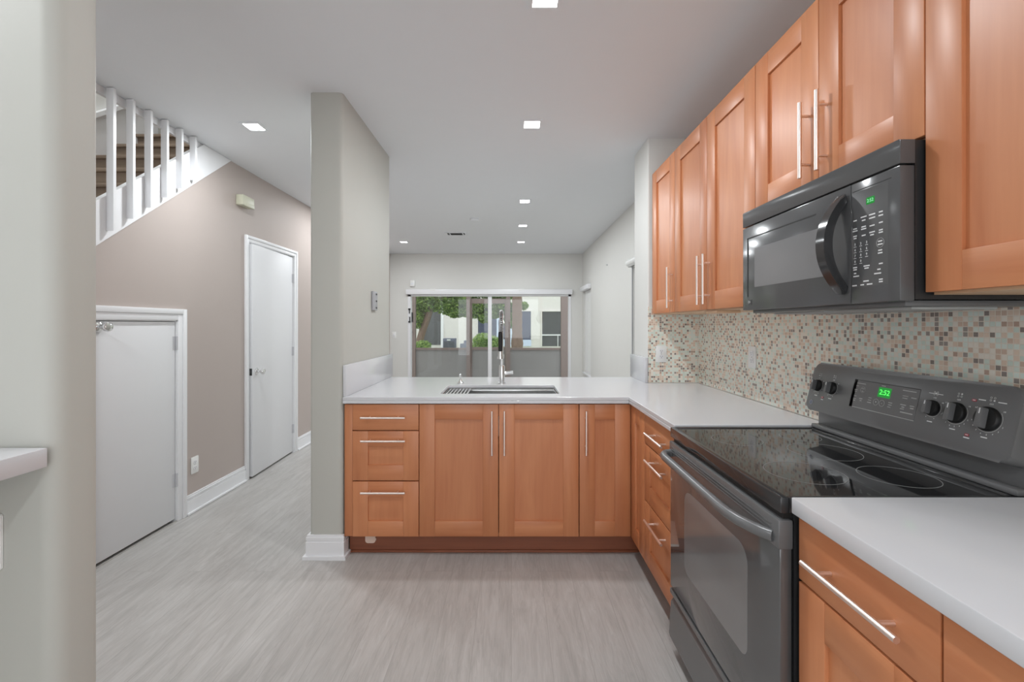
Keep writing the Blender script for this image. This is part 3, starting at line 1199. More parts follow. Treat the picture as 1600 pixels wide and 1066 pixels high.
# ================================================================== SINK, RACK, FAUCET, SOAP PUMP
t = thing('sink', (-0.07, 2.89, 0.66), 'stainless steel undermount sink in the peninsula', 'sink')
x0, x1, y0, y1, zb, zt = SKX0 + 0.003, SKX1 - 0.003, SKY0 + 0.003, SKY1 - 0.003, 0.665, 0.8935
b = MB()
tk = 0.004
b.box(x0, x1, y0, y0 + tk, zb, zt)
b.box(x0, x1, y1 - tk, y1, zb, zt)
b.box(x0, x0 + tk, y0 + tk, y1 - tk, zb, zt)
b.box(x1 - tk, x1, y0 + tk, y1 - tk, zb, zt)
b.box(x0, x1, y0, y1, zb - tk, zb)
b.build('basin', M['steel'], t)
b = MB()
b.box(x0 + tk, x1 - tk, y0 + tk, y0 + 0.022, 0.872, 0.882, bevel=0.001)
b.box(x0 + tk, x1 - tk, y1 - 0.022, y1 - tk, 0.872, 0.882, bevel=0.001)
b.build('ledge', M['steel'], t)
b = MB()
b.lathe([(0.05, 0.0005), (0.05, 0.003), (0.03, 0.002), (0.0, 0.001)], (-0.07, 2.89, zb))
b.build('drain', M['chrome'], t)
t = thing('drying_rack', (-0.35, 2.89, 0.882), 'steel roll-up drying rack lying across the left end of the sink', 'drying rack')
for k in range(7):
    x = -0.412 + 0.0215 * k
    b = MB()
    b.box(x, x + 0.0115, y0 + 0.008, y1 - 0.008, 0.8825, 0.8925, bevel=0.002)
    b.build('slat', M['steel'], t)
# faucet
fx, fy = -0.066, 3.17
t = thing('faucet', (fx, fy, TT), 'brushed steel spring pull-down kitchen faucet behind the sink', 'faucet')
b = MB()
b.lathe([(0.026, 0.0005), (0.026, 0.006), (0.021, 0.009), (0.021, 0.118), (0.019, 0.124), (0.0125, 0.127), (0.0125, 0.13)], (fx, fy, TT))
b.build('body', M['steel'], t)
b = MB()
b.cyl((fx, fy, TT + 0.128), (fx, fy, 1.275), 0.0105)
b.build('riser', M['steel'], t)
b = MB()
b.cyl((fx + 0.018, fy, 0.985), (fx + 0.078, fy - 0.004, 0.992), 0.0115, seg=16)
b.lathe([(0.0135, 0.0), (0.0135, 0.012)], (fx + 0.018, fy, 0.985), axis='u', seg=16)
b.build('lever', M['steel'], t)


def arc(cy, cz, r, a0, a1, n=40):
    return [(fx, cy + r * math.cos(a0 + (a1 - a0) * i / n), cz + r * math.sin(a0 + (a1 - a0) * i / n)) for i in range(n + 1)]


ra = 0.085
path = [(fx, fy, 1.275), (fx, fy, 1.30), (fx, fy, 1.325)] + arc(fy - ra, 1.325, ra, 0, PI) + [(fx - 0.003, fy - 2 * ra, 1.30), (fx - 0.006, fy - 2 * ra, 1.275)]
b = MB()
b.tube(path, 0.0065)
b.build('hose', M['blkm'], t)
pv = [Vector(p) for p in path]
ds = [0]
for a_, b_ in zip(pv, pv[1:]):
    ds.append(ds[-1] + (b_ - a_).length)
coil = []
turns = int(ds[-1] / 0.0095)
for i in range(turns * 10 + 1):
    s = ds[-1] * i / (turns * 10)
    j = max(k for k in range(len(ds)) if ds[k] <= s + 1e-9)
    j = min(j, len(pv) - 2)
    f_ = (s - ds[j]) / max(ds[j + 1] - ds[j], 1e-9)
    p = pv[j].lerp(pv[j + 1], f_)
    tn = (pv[j + 1] - pv[j]).normalized()
    n1 = Vector((1, 0, 0))
    n2 = tn.cross(n1).normalized()
    a = 2 * PI * i / 10
    coil.append(p + (n1 * math.cos(a) + n2 * math.sin(a)) * 0.0125)
b = MB()
b.tube(coil, 0.0021, seg=5)
b.build('spring', M['chrome'], t)
hxp, hyp = fx - 0.006, fy - 2 * ra
b = MB()
b.lathe([(0.012, 0), (0.014, -0.01), (0.015, -0.03), (0.0135, -0.125), (0.011, -0.128)], (hxp, hyp, 1.275))
b.build('spray_grip', M['blkm'], t)
b = MB()
b.lathe([(0.0145, 0), (0.0165, -0.02), (0.0175, -0.045), (0.013, -0.050)], (hxp, hyp, 1.147))
b.build('spray_head', M['steel'], t)
b = MB()
b.cyl((fx, fy, 1.105), (hxp, hyp, 1.105), 0.006)
b.ring((hxp, hyp), 0.0185, 0.0225, 1.098, 1.112, seg=24)
b.lathe([(0.0155, 0), (0.0155, 0.02)], (fx, fy, 1.095))
b.build('dock_arm', M['steel'], t)
# soap pump
sx, sy = -0.352, 3.165
t = thing('soap_dispenser', (sx, sy, TT), 'small steel soap dispenser pump left of the faucet', 'soap dispenser')
b = MB()
b.lathe([(0.024, 0.0005), (0.024, 0.006), (0.018, 0.012), (0.011, 0.022), (0.009, 0.032)], (sx, sy, TT))
b.build('collar', M['steel'], t)
b = MB()
b.cyl((sx, sy, TT + 0.032), (sx, sy, TT + 0.062), 0.0055)
b.tube([(sx, sy, TT + 0.060), (sx + 0.001, sy - 0.015, TT + 0.066), (sx + 0.002, sy - 0.06, TT + 0.066), (sx + 0.002, sy - 0.07, TT + 0.058)], 0.006)
b.build('spout', M['steel'], t)

# ================================================================== RANGE
RX = 0.645            # front of range
RY0, RY1 = 1.091, 1.848
rng = thing('electric_range', (1.0, 1.47, 0), 'black freestanding electric stove with glass cooktop', 'stove')
b = MB()
b.box(RX + 0.035, 1.29, RY0 + 0.004, RY1 - 0.004, 0.045, 0.868)
b.build('body', M['blk'], rng)
frG = RIGHT((RX, 0, 0))
# cooktop frame and glass
b = MB()
zt = 0.908
b.box(RX, RX + 0.022, RY0, RY1, 0.869, zt, bevel=0.004)
b.box(RX + 0.022, 1.25, RY0, RY0 + 0.016, 0.869, zt, bevel=0.004)
b.box(RX + 0.022, 1.25, RY1 - 0.016, RY1, 0.869, zt, bevel=0.004)
b.box(1.205, 1.25, RY0 + 0.016, RY1 - 0.016, 0.869, zt, bevel=0.004)
ctf = b.build('cooktop_frame', M['blk'], rng)
b = MB()
b.box(RX + 0.021, 1.206, RY0 + 0.015, RY1 - 0.015, 0.870, 0.9045)
ctg = b.build('cooktop_glass', M['blkg'], rng)
for (cx, cy, r) in ((0.82, 1.655, 0.085), (0.83, 1.29, 0.102), (1.075, 1.695, 0.068), (1.065, 1.255, 0.092), (1.03, 1.50, 0.105)):
    b = MB()
    b.ring((cx, cy), r - 0.0016, r, 0.9043, 0.9049, seg=64)
    b.build('burner_ring', M['ring'], ctg)
# oven door
dr = MB(frG)
dr.box(-RY1 + 0.003, -RY0 - 0.003, 0.268, 0.852, -0.030, 0.0, M['ovg'], bevel=0.004)
dr.box(-RY1 + 0.001, -RY0 - 0.001, 0.782, 0.853, -0.032, 0.004, M['blk2'], bevel=0.004)
for k in range(3):
    dr.box(-RY1 + 0.03, -RY0 - 0.03, 0.832 - 0.009 * k, 0.835 - 0.009 * k, 0.0038, 0.0055, M['blk2'])
od = dr.build('oven_door', None, rng)
b = MB(frG)
b.prism(rpoly([(-1.695, 0.405, 0.035), (-1.243, 0.405, 0.035), (-1.243, 0.712, 0.05), (-1.695, 0.712, 0.05)]), -0.0005, 0.0008)
b.build('oven_window', M['win_g'], od)
b = MB(frG)
hp = []
for (u, n) in ((-1.828, 0.0), (-1.826, 0.016), (-1.816, 0.032), (-1.795, 0.044), (-1.76, 0.049)):
    hp.append((u, 0.808, n))
for k in range(9):
    u = -1.70 + (1.70 - 1.30) * k / 8
    hp.append((u, 0.808 - 0.004 * (k / 8), 0.050))
for (u, n) in ((-1.25, 0.048), (-1.205, 0.040), (-1.165, 0.026), (-1.135, 0.012), (-1.12, 0.0)):
    hp.append((u, 0.804, n))
b.tube(hp, [0.015] * len(hp), seg=16)
b.build('door_handle', M['blk2'], od)
# vent gap between cooktop and door
b = MB(frG)
b.box(-RY1 + 0.01, -RY0 - 0.01, 0.8535, 0.8685, -0.034, -0.012)
b.build('vent_gap', M['blkm'], rng)
# storage drawer: face leaning outward at its foot
b = MB()
prof = [(RX + 0.030, 0.060), (RX - 0.002, 0.060), (RX - 0.006, 0.075), (RX + 0.002, 0.205), (RX + 0.016, 0.222), (RX + 0.016, 0.232),
        (RX - 0.001, 0.240), (RX - 0.001, 0.258), (RX + 0.030, 0.258)]
fr = frame((0, RY1 - 0.003, 0), (1, 0, 0), (0, 0, 1), (0, -1, 0))
b.fr = fr
b.prism(prof, 0.0, RY1 - RY0 - 0.006)
b.build('storage_drawer', M['blk2'], rng)
b = MB()
b.box(RX + 0.05, 1.27, RY0 + 0.02, RY1 - 0.02, 0.0, 0.045)
b.build('plinth', M['blkm'], rng)
# backguard
b = MB()
b.box(1.245, 1.305, RY0 + 0.002, RY1 - 0.002, 0.905, 1.10, bevel=0.003)
b.box(1.250, 1.305, RY0 + 0.004, RY1 - 0.004, 1.10, 1.160)
b.box(1.215, 1.250, RY0 + 0.002, RY1 - 0.002, 0.9085, 0.925, bevel=0.005)
b.build('backguard', M['blk2'], rng)
# control panel, leaning back
tl = math.atan2(0.044, 0.180)
frC = frame((1.192, RY1, 0.985), (0, -1, 0), (math.sin(tl), 0, math.cos(tl)), (-math.cos(tl), 0, math.sin(tl)))
PW, PH = RY1 - RY0, 0.192
b = MB(frC)
b.prism(rpoly([(0.0, 0.0, 0.022), (PW, 0.0, 0.022), (PW, PH, 0.03), (0.0, PH, 0.03)]), -0.055, 0.0, bevel=0.008, seg=3)
cp = b.build('control_panel', M['blk2'], rng)
pu = lambda y: RY1 - y
vk = 0.100
kn = [(pu(1.803), 0.0225), (pu(1.724), 0.0235), (pu(1.313), 0.0225), (pu(1.244), 0.0285), (pu(1.160), 0.0310)]
for (u, r) in kn:
    b = MB(frC)
    b.lathe([(r, 0.0004), (r, 0.006), (r * 0.93, 0.010), (r * 0.90, 0.011), (0, 0.011)], (u, vk, 0), M['blkm'], seg=32)
    b.prism(rpoly([(u - r * 0.26, vk - r * 0.86, 0.004), (u + r * 0.26, vk - r * 0.86, 0.004), (u + r * 0.20, vk + r * 0.84, 0.004), (u - r * 0.20, vk + r * 0.84, 0.004)]),
            0.010, 0.027, M['blk2'], bevel=0.002)
    b.box(u - 0.0012, u + 0.0012, vk + r * 0.30, vk + r * 0.76, 0.0268, 0.0274, M['print'])
    b.build('knob', None, cp)
# printed dial scales
b = MB(frC)
z0, z1 = -0.0002, 0.0004
for i, (u, r) in enumerate(kn):
    b.ring((u, vk), r + 0.0022, r + 0.0036, z0, z1, M['pearl'], 40, -PI * 1.12, PI * 0.20)
    rr = r + 0.0085
    b.text('OFF', u, vk + r + 0.0075, z1, 0.0058, M['print'])
    b.text('HI', u + rr * 0.86, vk + rr * 0.62, z1, 0.0056, M['print'])
    b.text('LO', u - rr * 0.86, vk + rr * 0.62, z1, 0.0056, M['print'])
    ks = '23456789' if i >= 3 else '2468'
    for k, ch in enumerate(ks):
        a = -0.12 * PI - (0.80 * PI) * k / (len(ks) - 1)
        if i >= 3:
            b.text(ch, u + (rr + 0.001) * math.cos(a), vk + (rr + 0.001) * math.sin(a), z1, 0.0056, M['print'])
        else:
            b.box(u + rr * math.cos(a) - 0.0009, u + rr * math.cos(a) + 0.0009, vk + rr * math.sin(a) - 0.0009, vk + rr * math.sin(a) + 0.0009, z0, z1, M['print'])
    # burner position pictogram
    pv_ = vk + r + 0.021
    for (dx, dy) in ((-0.0045, -0.0035), (0.0045, -0.0035), (-0.0045, 0.0035), (0.0045, 0.0035)):
        b.ring((u + dx, pv_ + dy), 0.0016, 0.0027, z0, z1, M['pearl'], 12)
    sel = {0: (-0.0045, -0.0035), 1: (-0.0045, 0.0035), 2: (0, 0), 3: (0.0045, 0.0035), 4: (0.0045, -0.0035)}[i]
    b.ring((u + sel[0], pv_ + sel[1]), 0.0002, 0.0022, z0, z1, M['print'], 12)
    b.box(u - 0.008, u + 0.008, vk - r - 0.0185, vk - r - 0.0158, z0, z1, M['print'])
b.box(kn[2][0] - 0.022, kn[2][0] + 0.022, vk + 0.0415, vk + 0.0433, z0, z1, M['print'])
b.box(kn[4][0] - 0.034, kn[4][0] - 0.016, vk + 0.045, vk + 0.0475, z0, z1, M['print'])
b.box(kn[4][0] + 0.014, kn[4][0] + 0.034, vk + 0.045, vk + 0.0475, z0, z1, M['print'])
b.box((kn[0][0] + kn[1][0]) / 2 - 0.006, (kn[0][0] + kn[1][0]) / 2 + 0.006, vk - 0.052, vk - 0.0495, z0, z1, M['print'])
b.box((kn[3][0] + kn[4][0]) / 2 - 0.008, (kn[3][0] + kn[4][0]) / 2 + 0.008, vk - 0.061, vk - 0.058, z0, z1, M['print'])
b.build('dial_markings', None, cp)
for (u, v_) in (((kn[3][0] + kn[4][0]) / 2 - 0.002, vk + 0.042), ((kn[3][0] + kn[4][0]) / 2, vk - 0.052), ((kn[0][0] + kn[1][0]) / 2, vk - 0.042)):
    b = MB(frC)
    b.prism(rrect(u - 0.006, u + 0.006, v_ - 0.0035, v_ + 0.0035, 0.003), -0.0002, 0.0012, M['redp'])
    b.box(u - 0.0035, u + 0.0035, v_ - 0.0004, v_ + 0.0012, 0.001, 0.0015, M['print'])
    b.build('indicator', None, cp)
b = MB(frC)
b.ring((0.028, 0.030), 0.0005, 0.0085, -0.0002, 0.0008, M['ac'], 24)
b.ring((0.028, 0.030), 0.0085, 0.0095, -0.0002, 0.001, M['pearl'], 24)
b.build('badge', None, cp)
# clock and oven keypad
u0, u1, v0, v1 = pu(1.622), pu(1.362), 0.052, 0.146
b = MB(frC)
pad = rpoly([(u0, v0, 0.014), (u1, v0, 0.003), (u1, v1, 0.003), (u0, v1, 0.014)])
b.prism(pad, -0.0003, 0.0008)
kp = b.build('keypad', M['blk2'], cp)
b = MB(frC)
q = M['print']
g_ = M['pearl']
b.prism(rpoly([(u0 - 0.002, v0 - 0.002, 0.015), (u0 + 0.0005, v0 - 0.002), (u0 + 0.0005, v1 + 0.002), (u0 - 0.002, v1 + 0.002, 0.015)][0:4], 2), -0.0003, 0.0010, M['blkm'])
b.box(u0 + 0.01, u1, v1, v1 + 0.0022, -0.0003, 0.001, M['blkm'])
b.box(u0 + 0.006, u1, v0 - 0.002, v0, -0.0003, 0.001, g_)


def bars(lst, m_):
    for (x, y, wd, ht) in lst:
        b.box(x - wd / 2, x + wd / 2, y - ht / 2, y + ht / 2, 0.0007, 0.0011, m_)


bars([(u0 + 0.032, v1 - 0.010, 0.040, 0.0022), (u0 + 0.017, v1 - 0.020, 0.012, 0.002), (u0 + 0.015, v1 - 0.034, 0.014, 0.002), (u0 + 0.015, v1 - 0.040, 0.011, 0.002),
      (u0 + 0.017, v1 - 0.056, 0.012, 0.002), (u0 + 0.017, v1 - 0.066, 0.014, 0.002), (u0 + 0.017, v1 - 0.072, 0.010, 0.002),
      (u0 + 0.045, v1 - 0.027, 0.012, 0.002), (u0 + 0.045, v1 - 0.036, 0.008, 0.003), (u0 + 0.045, v1 - 0.062, 0.014, 0.003), (u0 + 0.046, v1 - 0.069, 0.008, 0.003),
      (u0 + 0.083, v1 - 0.053, 0.013, 0.002), (u0 + 0.083, v1 - 0.061, 0.013, 0.002), (u0 + 0.083, v1 - 0.069, 0.016, 0.003),
      (u0 + 0.166, v1 - 0.056, 0.015, 0.0025), (u0 + 0.166, v1 - 0.063, 0.014, 0.0025), (u0 + 0.164, v1 - 0.070, 0.012, 0.002),
      (u1 - 0.036, v1 - 0.009, 0.048, 0.0026), (u1 - 0.046, v1 - 0.026, 0.020, 0.0022), (u1 - 0.046, v1 - 0.033, 0.018, 0.0022), (u1 - 0.016, v1 - 0.028, 0.018, 0.0028),
      (u1 - 0.047, v1 - 0.054, 0.020, 0.003), (u1 - 0.046, v1 - 0.061, 0.010, 0.003), (u1 - 0.048, v1 - 0.067, 0.014, 0.002), (u1 - 0.016, v1 - 0.053, 0.015, 0.0026),
      (u1 - 0.015, v1 - 0.060, 0.012, 0.003), (u1 - 0.030, v1 - 0.077, 0.044, 0.003), (u0 + 0.126, v1 - 0.006, 0.016, 0.002)], g_)
b.ring((u0 + 0.045, v1 - 0.031), 0.0098, 0.0106, 0.0007, 0.0011, g_, 24)
for du, ch in ((0.110, '+'), (0.134, '-')):
    b.ring((u0 + du, v1 - 0.063), 0.0098, 0.0108, 0.0007, 0.0011, g_, 24)
    b.text(ch, u0 + du, v1 - 0.063, 0.0011, 0.012, q)
b.build('panel_lettering', None, cp)
b = MB(frC)
b.prism(rrect(u0 + 0.110, u0 + 0.160, v1 - 0.044, v1 - 0.011, 0.003), 0.0006, 0.0014, M['greend'])
b.text('2:52', u0 + 0.136, v1 - 0.028, 0.0016, 0.024, M['green'])
b.build('clock_display', None, cp)

# ================================================================== MICROWAVE
MX = 0.934
MY0, MY1, MZ0, MZ1 = 1.0935, 1.8365, 1.380, 1.770
mw = thing('microwave', (1.13, 1.465, MZ0), 'black over-the-range microwave under the short wall cabinet', 'microwave')
frM = RIGHT((MX, 0, 0))
b = MB()
b.box(MX + 0.037, XR - 0.010, MY0 + 0.001, MY1 - 0.001, MZ0 + 0.004, MZ1 - 0.002)
b.build('body', M['blk'], mw)
b = MB(frM)
b.prism(rpoly([(-MY1, 1.712), (-MY0, 1.712), (-MY0, MZ1, 0.003), (-MY1, MZ1, 0.003)]), -0.036, 0.0, M['mwp'], bevel=0.002)
b.build('vent_strip', None, mw)
YS = 1.252             # door / panel seam
b = MB(frM)
b.box(-MY1, -YS - 0.0008, MZ0, 1.7075, -0.036, 0.0, bevel=0.003)
dr = b.build('door', M['mwp'], mw)
b = MB(frM)
b.box(-1.801, -1.795, 1.432, 1.664, -0.0005, 0.0008)
b.box(-1.801, -1.395, 1.660, 1.664, -0.0005, 0.0008)
b.build('door_groove', M['blkm'], dr)
b = MB(frM)
b.prism(rrect(-1.747, -1.335, 1.467, 1.616, 0.004), -0.0005, 0.001)
b.build('window', M['mw_win'], dr)
b = MB(frM)
prof_o, prof_i = [], []
zc, hh = 1.547, 0.140
for k in range(17):
    a = -1 + 2 * k / 16
    prof_o.append((zc + hh * a, 0.062 * (1 - abs(a) ** 2.1) + 0.006))
    prof_i.append((zc + hh * 0.86 * a, 0.046 * (1 - abs(a) ** 2.1) - 0.003))
hpoly = prof_o + prof_i[::-1]
b.fr = frame((MX, -YS * -1 + 0.044, 0), (0, 0, 1), (-1, 0, 0), (0, -1, 0))
b.prism(hpoly, 0.0, 0.034, bevel=0.004)
b.build('handle', M['blk'], dr)
b = MB(frM)
b.box(-1.792, -1.768, 1.402, 1.420, -0.0005, 0.0008, M['slot'])
b.box(-1.790, -1.778, 1.409, 1.414, 0.0006, 0.0012, M['print'])
b.ring((-1.787, 1.4115), 0.0005, 0.006, 0.0006, 0.0012, M['pearl'], 16)
b.build('badge', None, dr)
b = MB(frM)
b.box(-YS + 0.0008, -MY0, MZ0, 1.7075, -0.036, 0.0, bevel=0.003)
pn = b.build('control_panel', M['mwp'], mw)
b = MB(frM)
b.box(-1.248, -1.128, 1.424, 1.680, -0.0004, 0.0001, M['mwp'])
b.box(-1.252 + 0.006, -1.118, 1.690 - 0.006, 1.690 - 0.0045, -0.0003, 0.0005, M['blkm'])
q = M['print']


def mbar(y, z, wd, ht=0.0032):
    b.box(-y - wd / 2, -y + wd / 2, z - ht / 2, z + ht / 2, -0.0003, 0.0006, q)


for (y, z, wd) in ((1.206, 1.609, .020), (1.206, 1.600, .012), (1.178, 1.609, .020), (1.178, 1.600, .020), (1.150, 1.609, .012), (1.150, 1.600, .014),
                   (1.236, 1.605, .012), (1.236, 1.583, .013), (1.236, 1.577, .017), (1.206, 1.583, .015), (1.206, 1.577, .017), (1.178, 1.580, .016), (1.150, 1.582, .012),
                   (1.236, 1.563, .013), (1.236, 1.557, .010), (1.206, 1.560, .013), (1.178, 1.563, .018), (1.178, 1.556, .012), (1.150, 1.563, .012), (1.150, 1.557, .013),
                   (1.152, 1.512, .012), (1.152, 1.505, .014), (1.236, 1.478, .014), (1.236, 1.472, .012), (1.196, 1.478, .020), (1.196, 1.472, .014),
                   (1.150, 1.478, .012), (1.236, 1.462, .008), (1.232, 1.454, .020), (1.156, 1.464, .010), (1.160, 1.454, .022),
                   (1.198, 1.438, .018), (1.238, 1.429, .016), (1.211, 1.429, .012), (1.186, 1.429, .018), (1.150, 1.438, .012), (1.150, 1.432, .012)):
    mbar(y, z, wd)
for r_, row in enumerate(('123', '456', '789', '00')):
    for c_, ch in enumerate(row):
        yy = 1.236 - 0.020 * c_
        zz = 1.540 - 0.0155 * r_
        b.text(ch, -yy, zz, 0.0004, 0.0095, q)
        mbar(yy, zz - 0.0065, .009, 0.0012)
b.ring((-1.152, 1.531), 0.0115, 0.0122, -0.0003, 0.0006, M['pearl'], 24)
mbar(1.152, 1.535, .013)
mbar(1.152, 1.527, .015)
b.build('panel_lettering', None, pn)
b = MB(frM)
b.prism(rrect(-1.197, -1.170, 1.638, 1.656, 0.002), -0.0003, 0.0006, M['greend'])
b.text('2:52', -1.1835, 1.647, 0.0008, 0.0125, M['green_pale'])
b.build('clock_display', None, pn)
b = MB()
b.box(MX + 0.03, XR - 0.02, MY0 + 0.02, MY1 - 0.02, MZ0 - 0.012, MZ0 + 0.003, M['blk2'], bevel=0.003)
b.box(MX + 0.08, MX + 0.30, MY0 + 0.06, MY0 + 0.34, MZ0 - 0.018, MZ0 - 0.011, M['pearl'], bevel=0.002)
b.box(MX + 0.08, MX + 0.30, MY1 - 0.36, MY1 - 0.08, MZ0 - 0.018, MZ0 - 0.011, M['pearl'], bevel=0.002)
b.build('underside', None, mw)

# ================================================================== OUTSIDE
EY = 10.6
b = MB()
b.box(-30, 30, EY + 0.2, 60, -0.3, -0.12)
o = b.build('ground_outside', M['lawn'])
struct(o, 'lawn behind the patio')
b = MB()
b.box(-4, 4, YB + 0.16, EY + 0.15, -0.25, -0.03)
struct(b.build('floor_patio', M['conc']), 'concrete patio slab')

frE = FRONT((0, EY, 0))
t = thing('screen_enclosure', (-0.5, EY, -0.03), 'bronze framed patio screen enclosure with grey lower panels', 'screen enclosure')
posts = [(-2.37, -2.225), (-1.045, -0.945), (-0.124, -0.024), (1.150, 1.36)]
for (x0, x1) in posts:
    b = MB(frE)
    b.box(x0, x1, -0.03, 2.6, -0.05, 0.05)
    b.build('post', M['bronze'], t)
for (x0, x1) in ((-2.225, -1.045), (-0.024, 1.150)):
    b = MB(frE)
    b.box(x0, x1, 0.735, 0.785, -0.03, 0.03)
    b.build('rail', M['bronze'], t)
    b = MB(frE)
    b.box(x0, x1, 2.5, 2.6, -0.03, 0.03)
    b.build('rail', M['bronze'], t)
    b = MB(frE)
    b.box(x0, x1, -0.03, 0.735, -0.012, 0.0)
    b.build('kick_panel', M['kickp'], t)
    b = MB(frE)
    b.box(x0, x1, 0.785, 2.5, -0.004, -0.003)
    b.build('screen', M['screen'], t)
b = MB(frE)
x0, x1 = -0.943, -0.126
b.box(x0, x0 + 0.03, -0.02, 1.93, -0.03, 0.02)
b.box(x1 - 0.03, x1, -0.02, 1.93, -0.03, 0.02)
b.box(x0 + 0.03, x1 - 0.03, 1.815, 1.93, -0.03, 0.02)
b.box(x0 + 0.03, x1 - 0.03, 0.735, 0.80, -0.03, 0.02)
dd = b.build('screen_door', M['bronze'], t)
b = MB(frE)
b.box(x0 + 0.03, x1 - 0.03, -0.02, 0.735, -0.012, 0.0)
b.build('kick_panel', M['kickp'], dd)
b = MB(frE)
b.box(x0 + 0.03, x1 - 0.03, 0.80, 1.815, -0.006, -0.005)
b.build('screen', M['screen'], dd)
b = MB(frE)
b.box(x0 + 0.004, x1 - 0.004, 1.93, 2.6, -0.004, -0.003)
b.build('screen', M['screen'], t)
b = MB(FRONT((0, EY - 0.051, 0)))
b.lathe([(0.012, 0.001), (0.012, 0.03), (0.02, 0.035), (0.02, 0.05), (0, 0.052)], (-2.30, 1.15, 0))
b.build('latch_knob', M['slot'], t)

# building across the courtyard
BY = 24.0
sc = BY / 711.0
X = lambda px: (px - 799) * sc
Z = lambda py: H + (507.5 - py) * sc
frB = FRONT((0, BY, 0))
t = thing('apartment_building', (0, BY + 2, -0.12), 'cream stucco apartment building across the courtyard', 'building')
b = MB(frB)
b.box(-26, 26, -0.12, 6.5, -4, 0)
b.build('wall', M['stucco'], t)
for (x0, x1, y0, y1, m_, nm) in ((655, 689, 481, 539, 'dkscr', 'entry_door'), (747, 781, 483, 531, 'dkwin', 'window'), (815, 829.5, 486.5, 531, 'dkwin', 'window'),
                                 (847, 876, 487, 541, 'dkscr', 'screened_door'), (600, 640, 470, 541, 'dkscr', 'entry_door')):
    b = MB(frB)
    b.box(X(x0), X(x1), Z(y1), Z(y0), 0.0, 0.03, M[m_])
    b.box(X(x0) - 0.06, X(x0), Z(y1), Z(y0) + 0.06, 0.0, 0.07, M['stucco'])
    b.box(X(x1), X(x1) + 0.06, Z(y1), Z(y0) + 0.06, 0.0, 0.07, M['stucco'])
    b.box(X(x0), X(x1), Z(y0), Z(y0) + 0.06, 0.0, 0.07, M['stucco'])
    if nm == 'screened_door':
        b.box(X(x0), X(x1), Z(524.5), Z(522.6), 0.03, 0.06, M['trim'])
        b.box(X(871), X(872), Z(541), Z(524), 0.03, 0.06, M['trim'])
    b.build(nm, None, t)
for (x0, x1, y0, y1) in ((776, 800, 497, 541), (815, 830, 531, 541)):
    b = MB(frB)
    b.box(X(x0), X(x1), Z(y1), Z(y0), 0.0, 0.05, M['paleblue'])
    if x0 == 776:
        b.box(X(x0 + 3), X(x1 - 3), Z(530), Z(y0 + 3), 0.05, 0.06, M['dkwin'])
    b.build('pale_panel', None, t)
b = MB(frB)
b.box(X(689.5), X(693), -0.12, 3.0, 0.0, 0.12)
b.build('pilaster', M['trim'], t)

t = thing('air_conditioner', (X(701.5) * 0.92, 22.0, -0.12), 'boxy grey outdoor air conditioner unit by the cream wall', 'air conditioner')
s2 = 22.0 / 711
b = MB(FRONT((0, 22, 0)))
xa, xb = (692 - 799) * s2, (711 - 799) * s2
za, zb = -0.12, H + (507.5 - 529) * s2
b.box(xa, xb, za, zb, -0.6, 0, bevel=0.02)
b.build('housing', M['ac'], t)
for k in range(6):
    b = MB(FRONT((0, 22, 0)))
    z = za + 0.25 + 0.07 * k
    b.box(xa + 0.04, xb - 0.04, z, z + 0.03, 0.0, 0.012)
    b.build('louver', M['slot'], t)
b = MB(FRONT((0, 22, 0)))
b.box(xa + 0.2, xb - 0.22, zb - 0.1, zb - 0.05, 0.0, 0.015)
b.build('badge', M['plate'], t)
t = thing('air_conditioner', ((723 - 799) * s2, 22.0, -0.12), 'lower grey outdoor air conditioner unit left of the bronze screen door', 'air conditioner')
b = MB(FRONT((0, 22.2, 0)))
b.box((718 - 799) * s2, (727.5 - 799) * s2, za, H + (507.5 - 537.5) * s2, -0.4, 0, bevel=0.02)
b.build('cover', M['ac'], t)
b = MB(FRONT((0, 22.2, 0)))
b.box((722.5 - 799) * s2, (732 - 799) * s2, za, H + (507.5 - 533) * s2, -0.9, -0.41, bevel=0.02)
b.build('housing', M['ac'], t)


def leaves(mb, spots, n, size):
    for _ in range(n):
        c_, r_ = random.choice(spots)
        while True:
            p = Vector((random.uniform(-1, 1), random.uniform(-1, 1), random.uniform(-1, 1)))
            if p.length <= 1:
                break
        p = Vector(c_) + Vector((p.x * r_[0], p.y * r_[1], p.z * r_[2]))
        a = Vector((random.uniform(-1, 1), random.uniform(-1, 1), random.uniform(-0.6, 0.6))).normalized()
        b_ = a.cross(Vector((random.uniform(-1, 1), random.uniform(-1, 1), random.uniform(-1, 1)))).normalized()
        s_ = size * random.uniform(0.6, 1.3)
        vs = [mb.bm.verts.new(p + a * s_), mb.bm.verts.new(p + b_ * s_ * 0.45), mb.bm.verts.new(p - a * s_), mb.bm.verts.new(p - b_ * s_ * 0.45)]
        mb.bm.faces.new(vs)


def pt(px, py, Y):
    return Vector(((px - 799) * Y / 711, Y, H + (507.5 - py) * Y / 711))


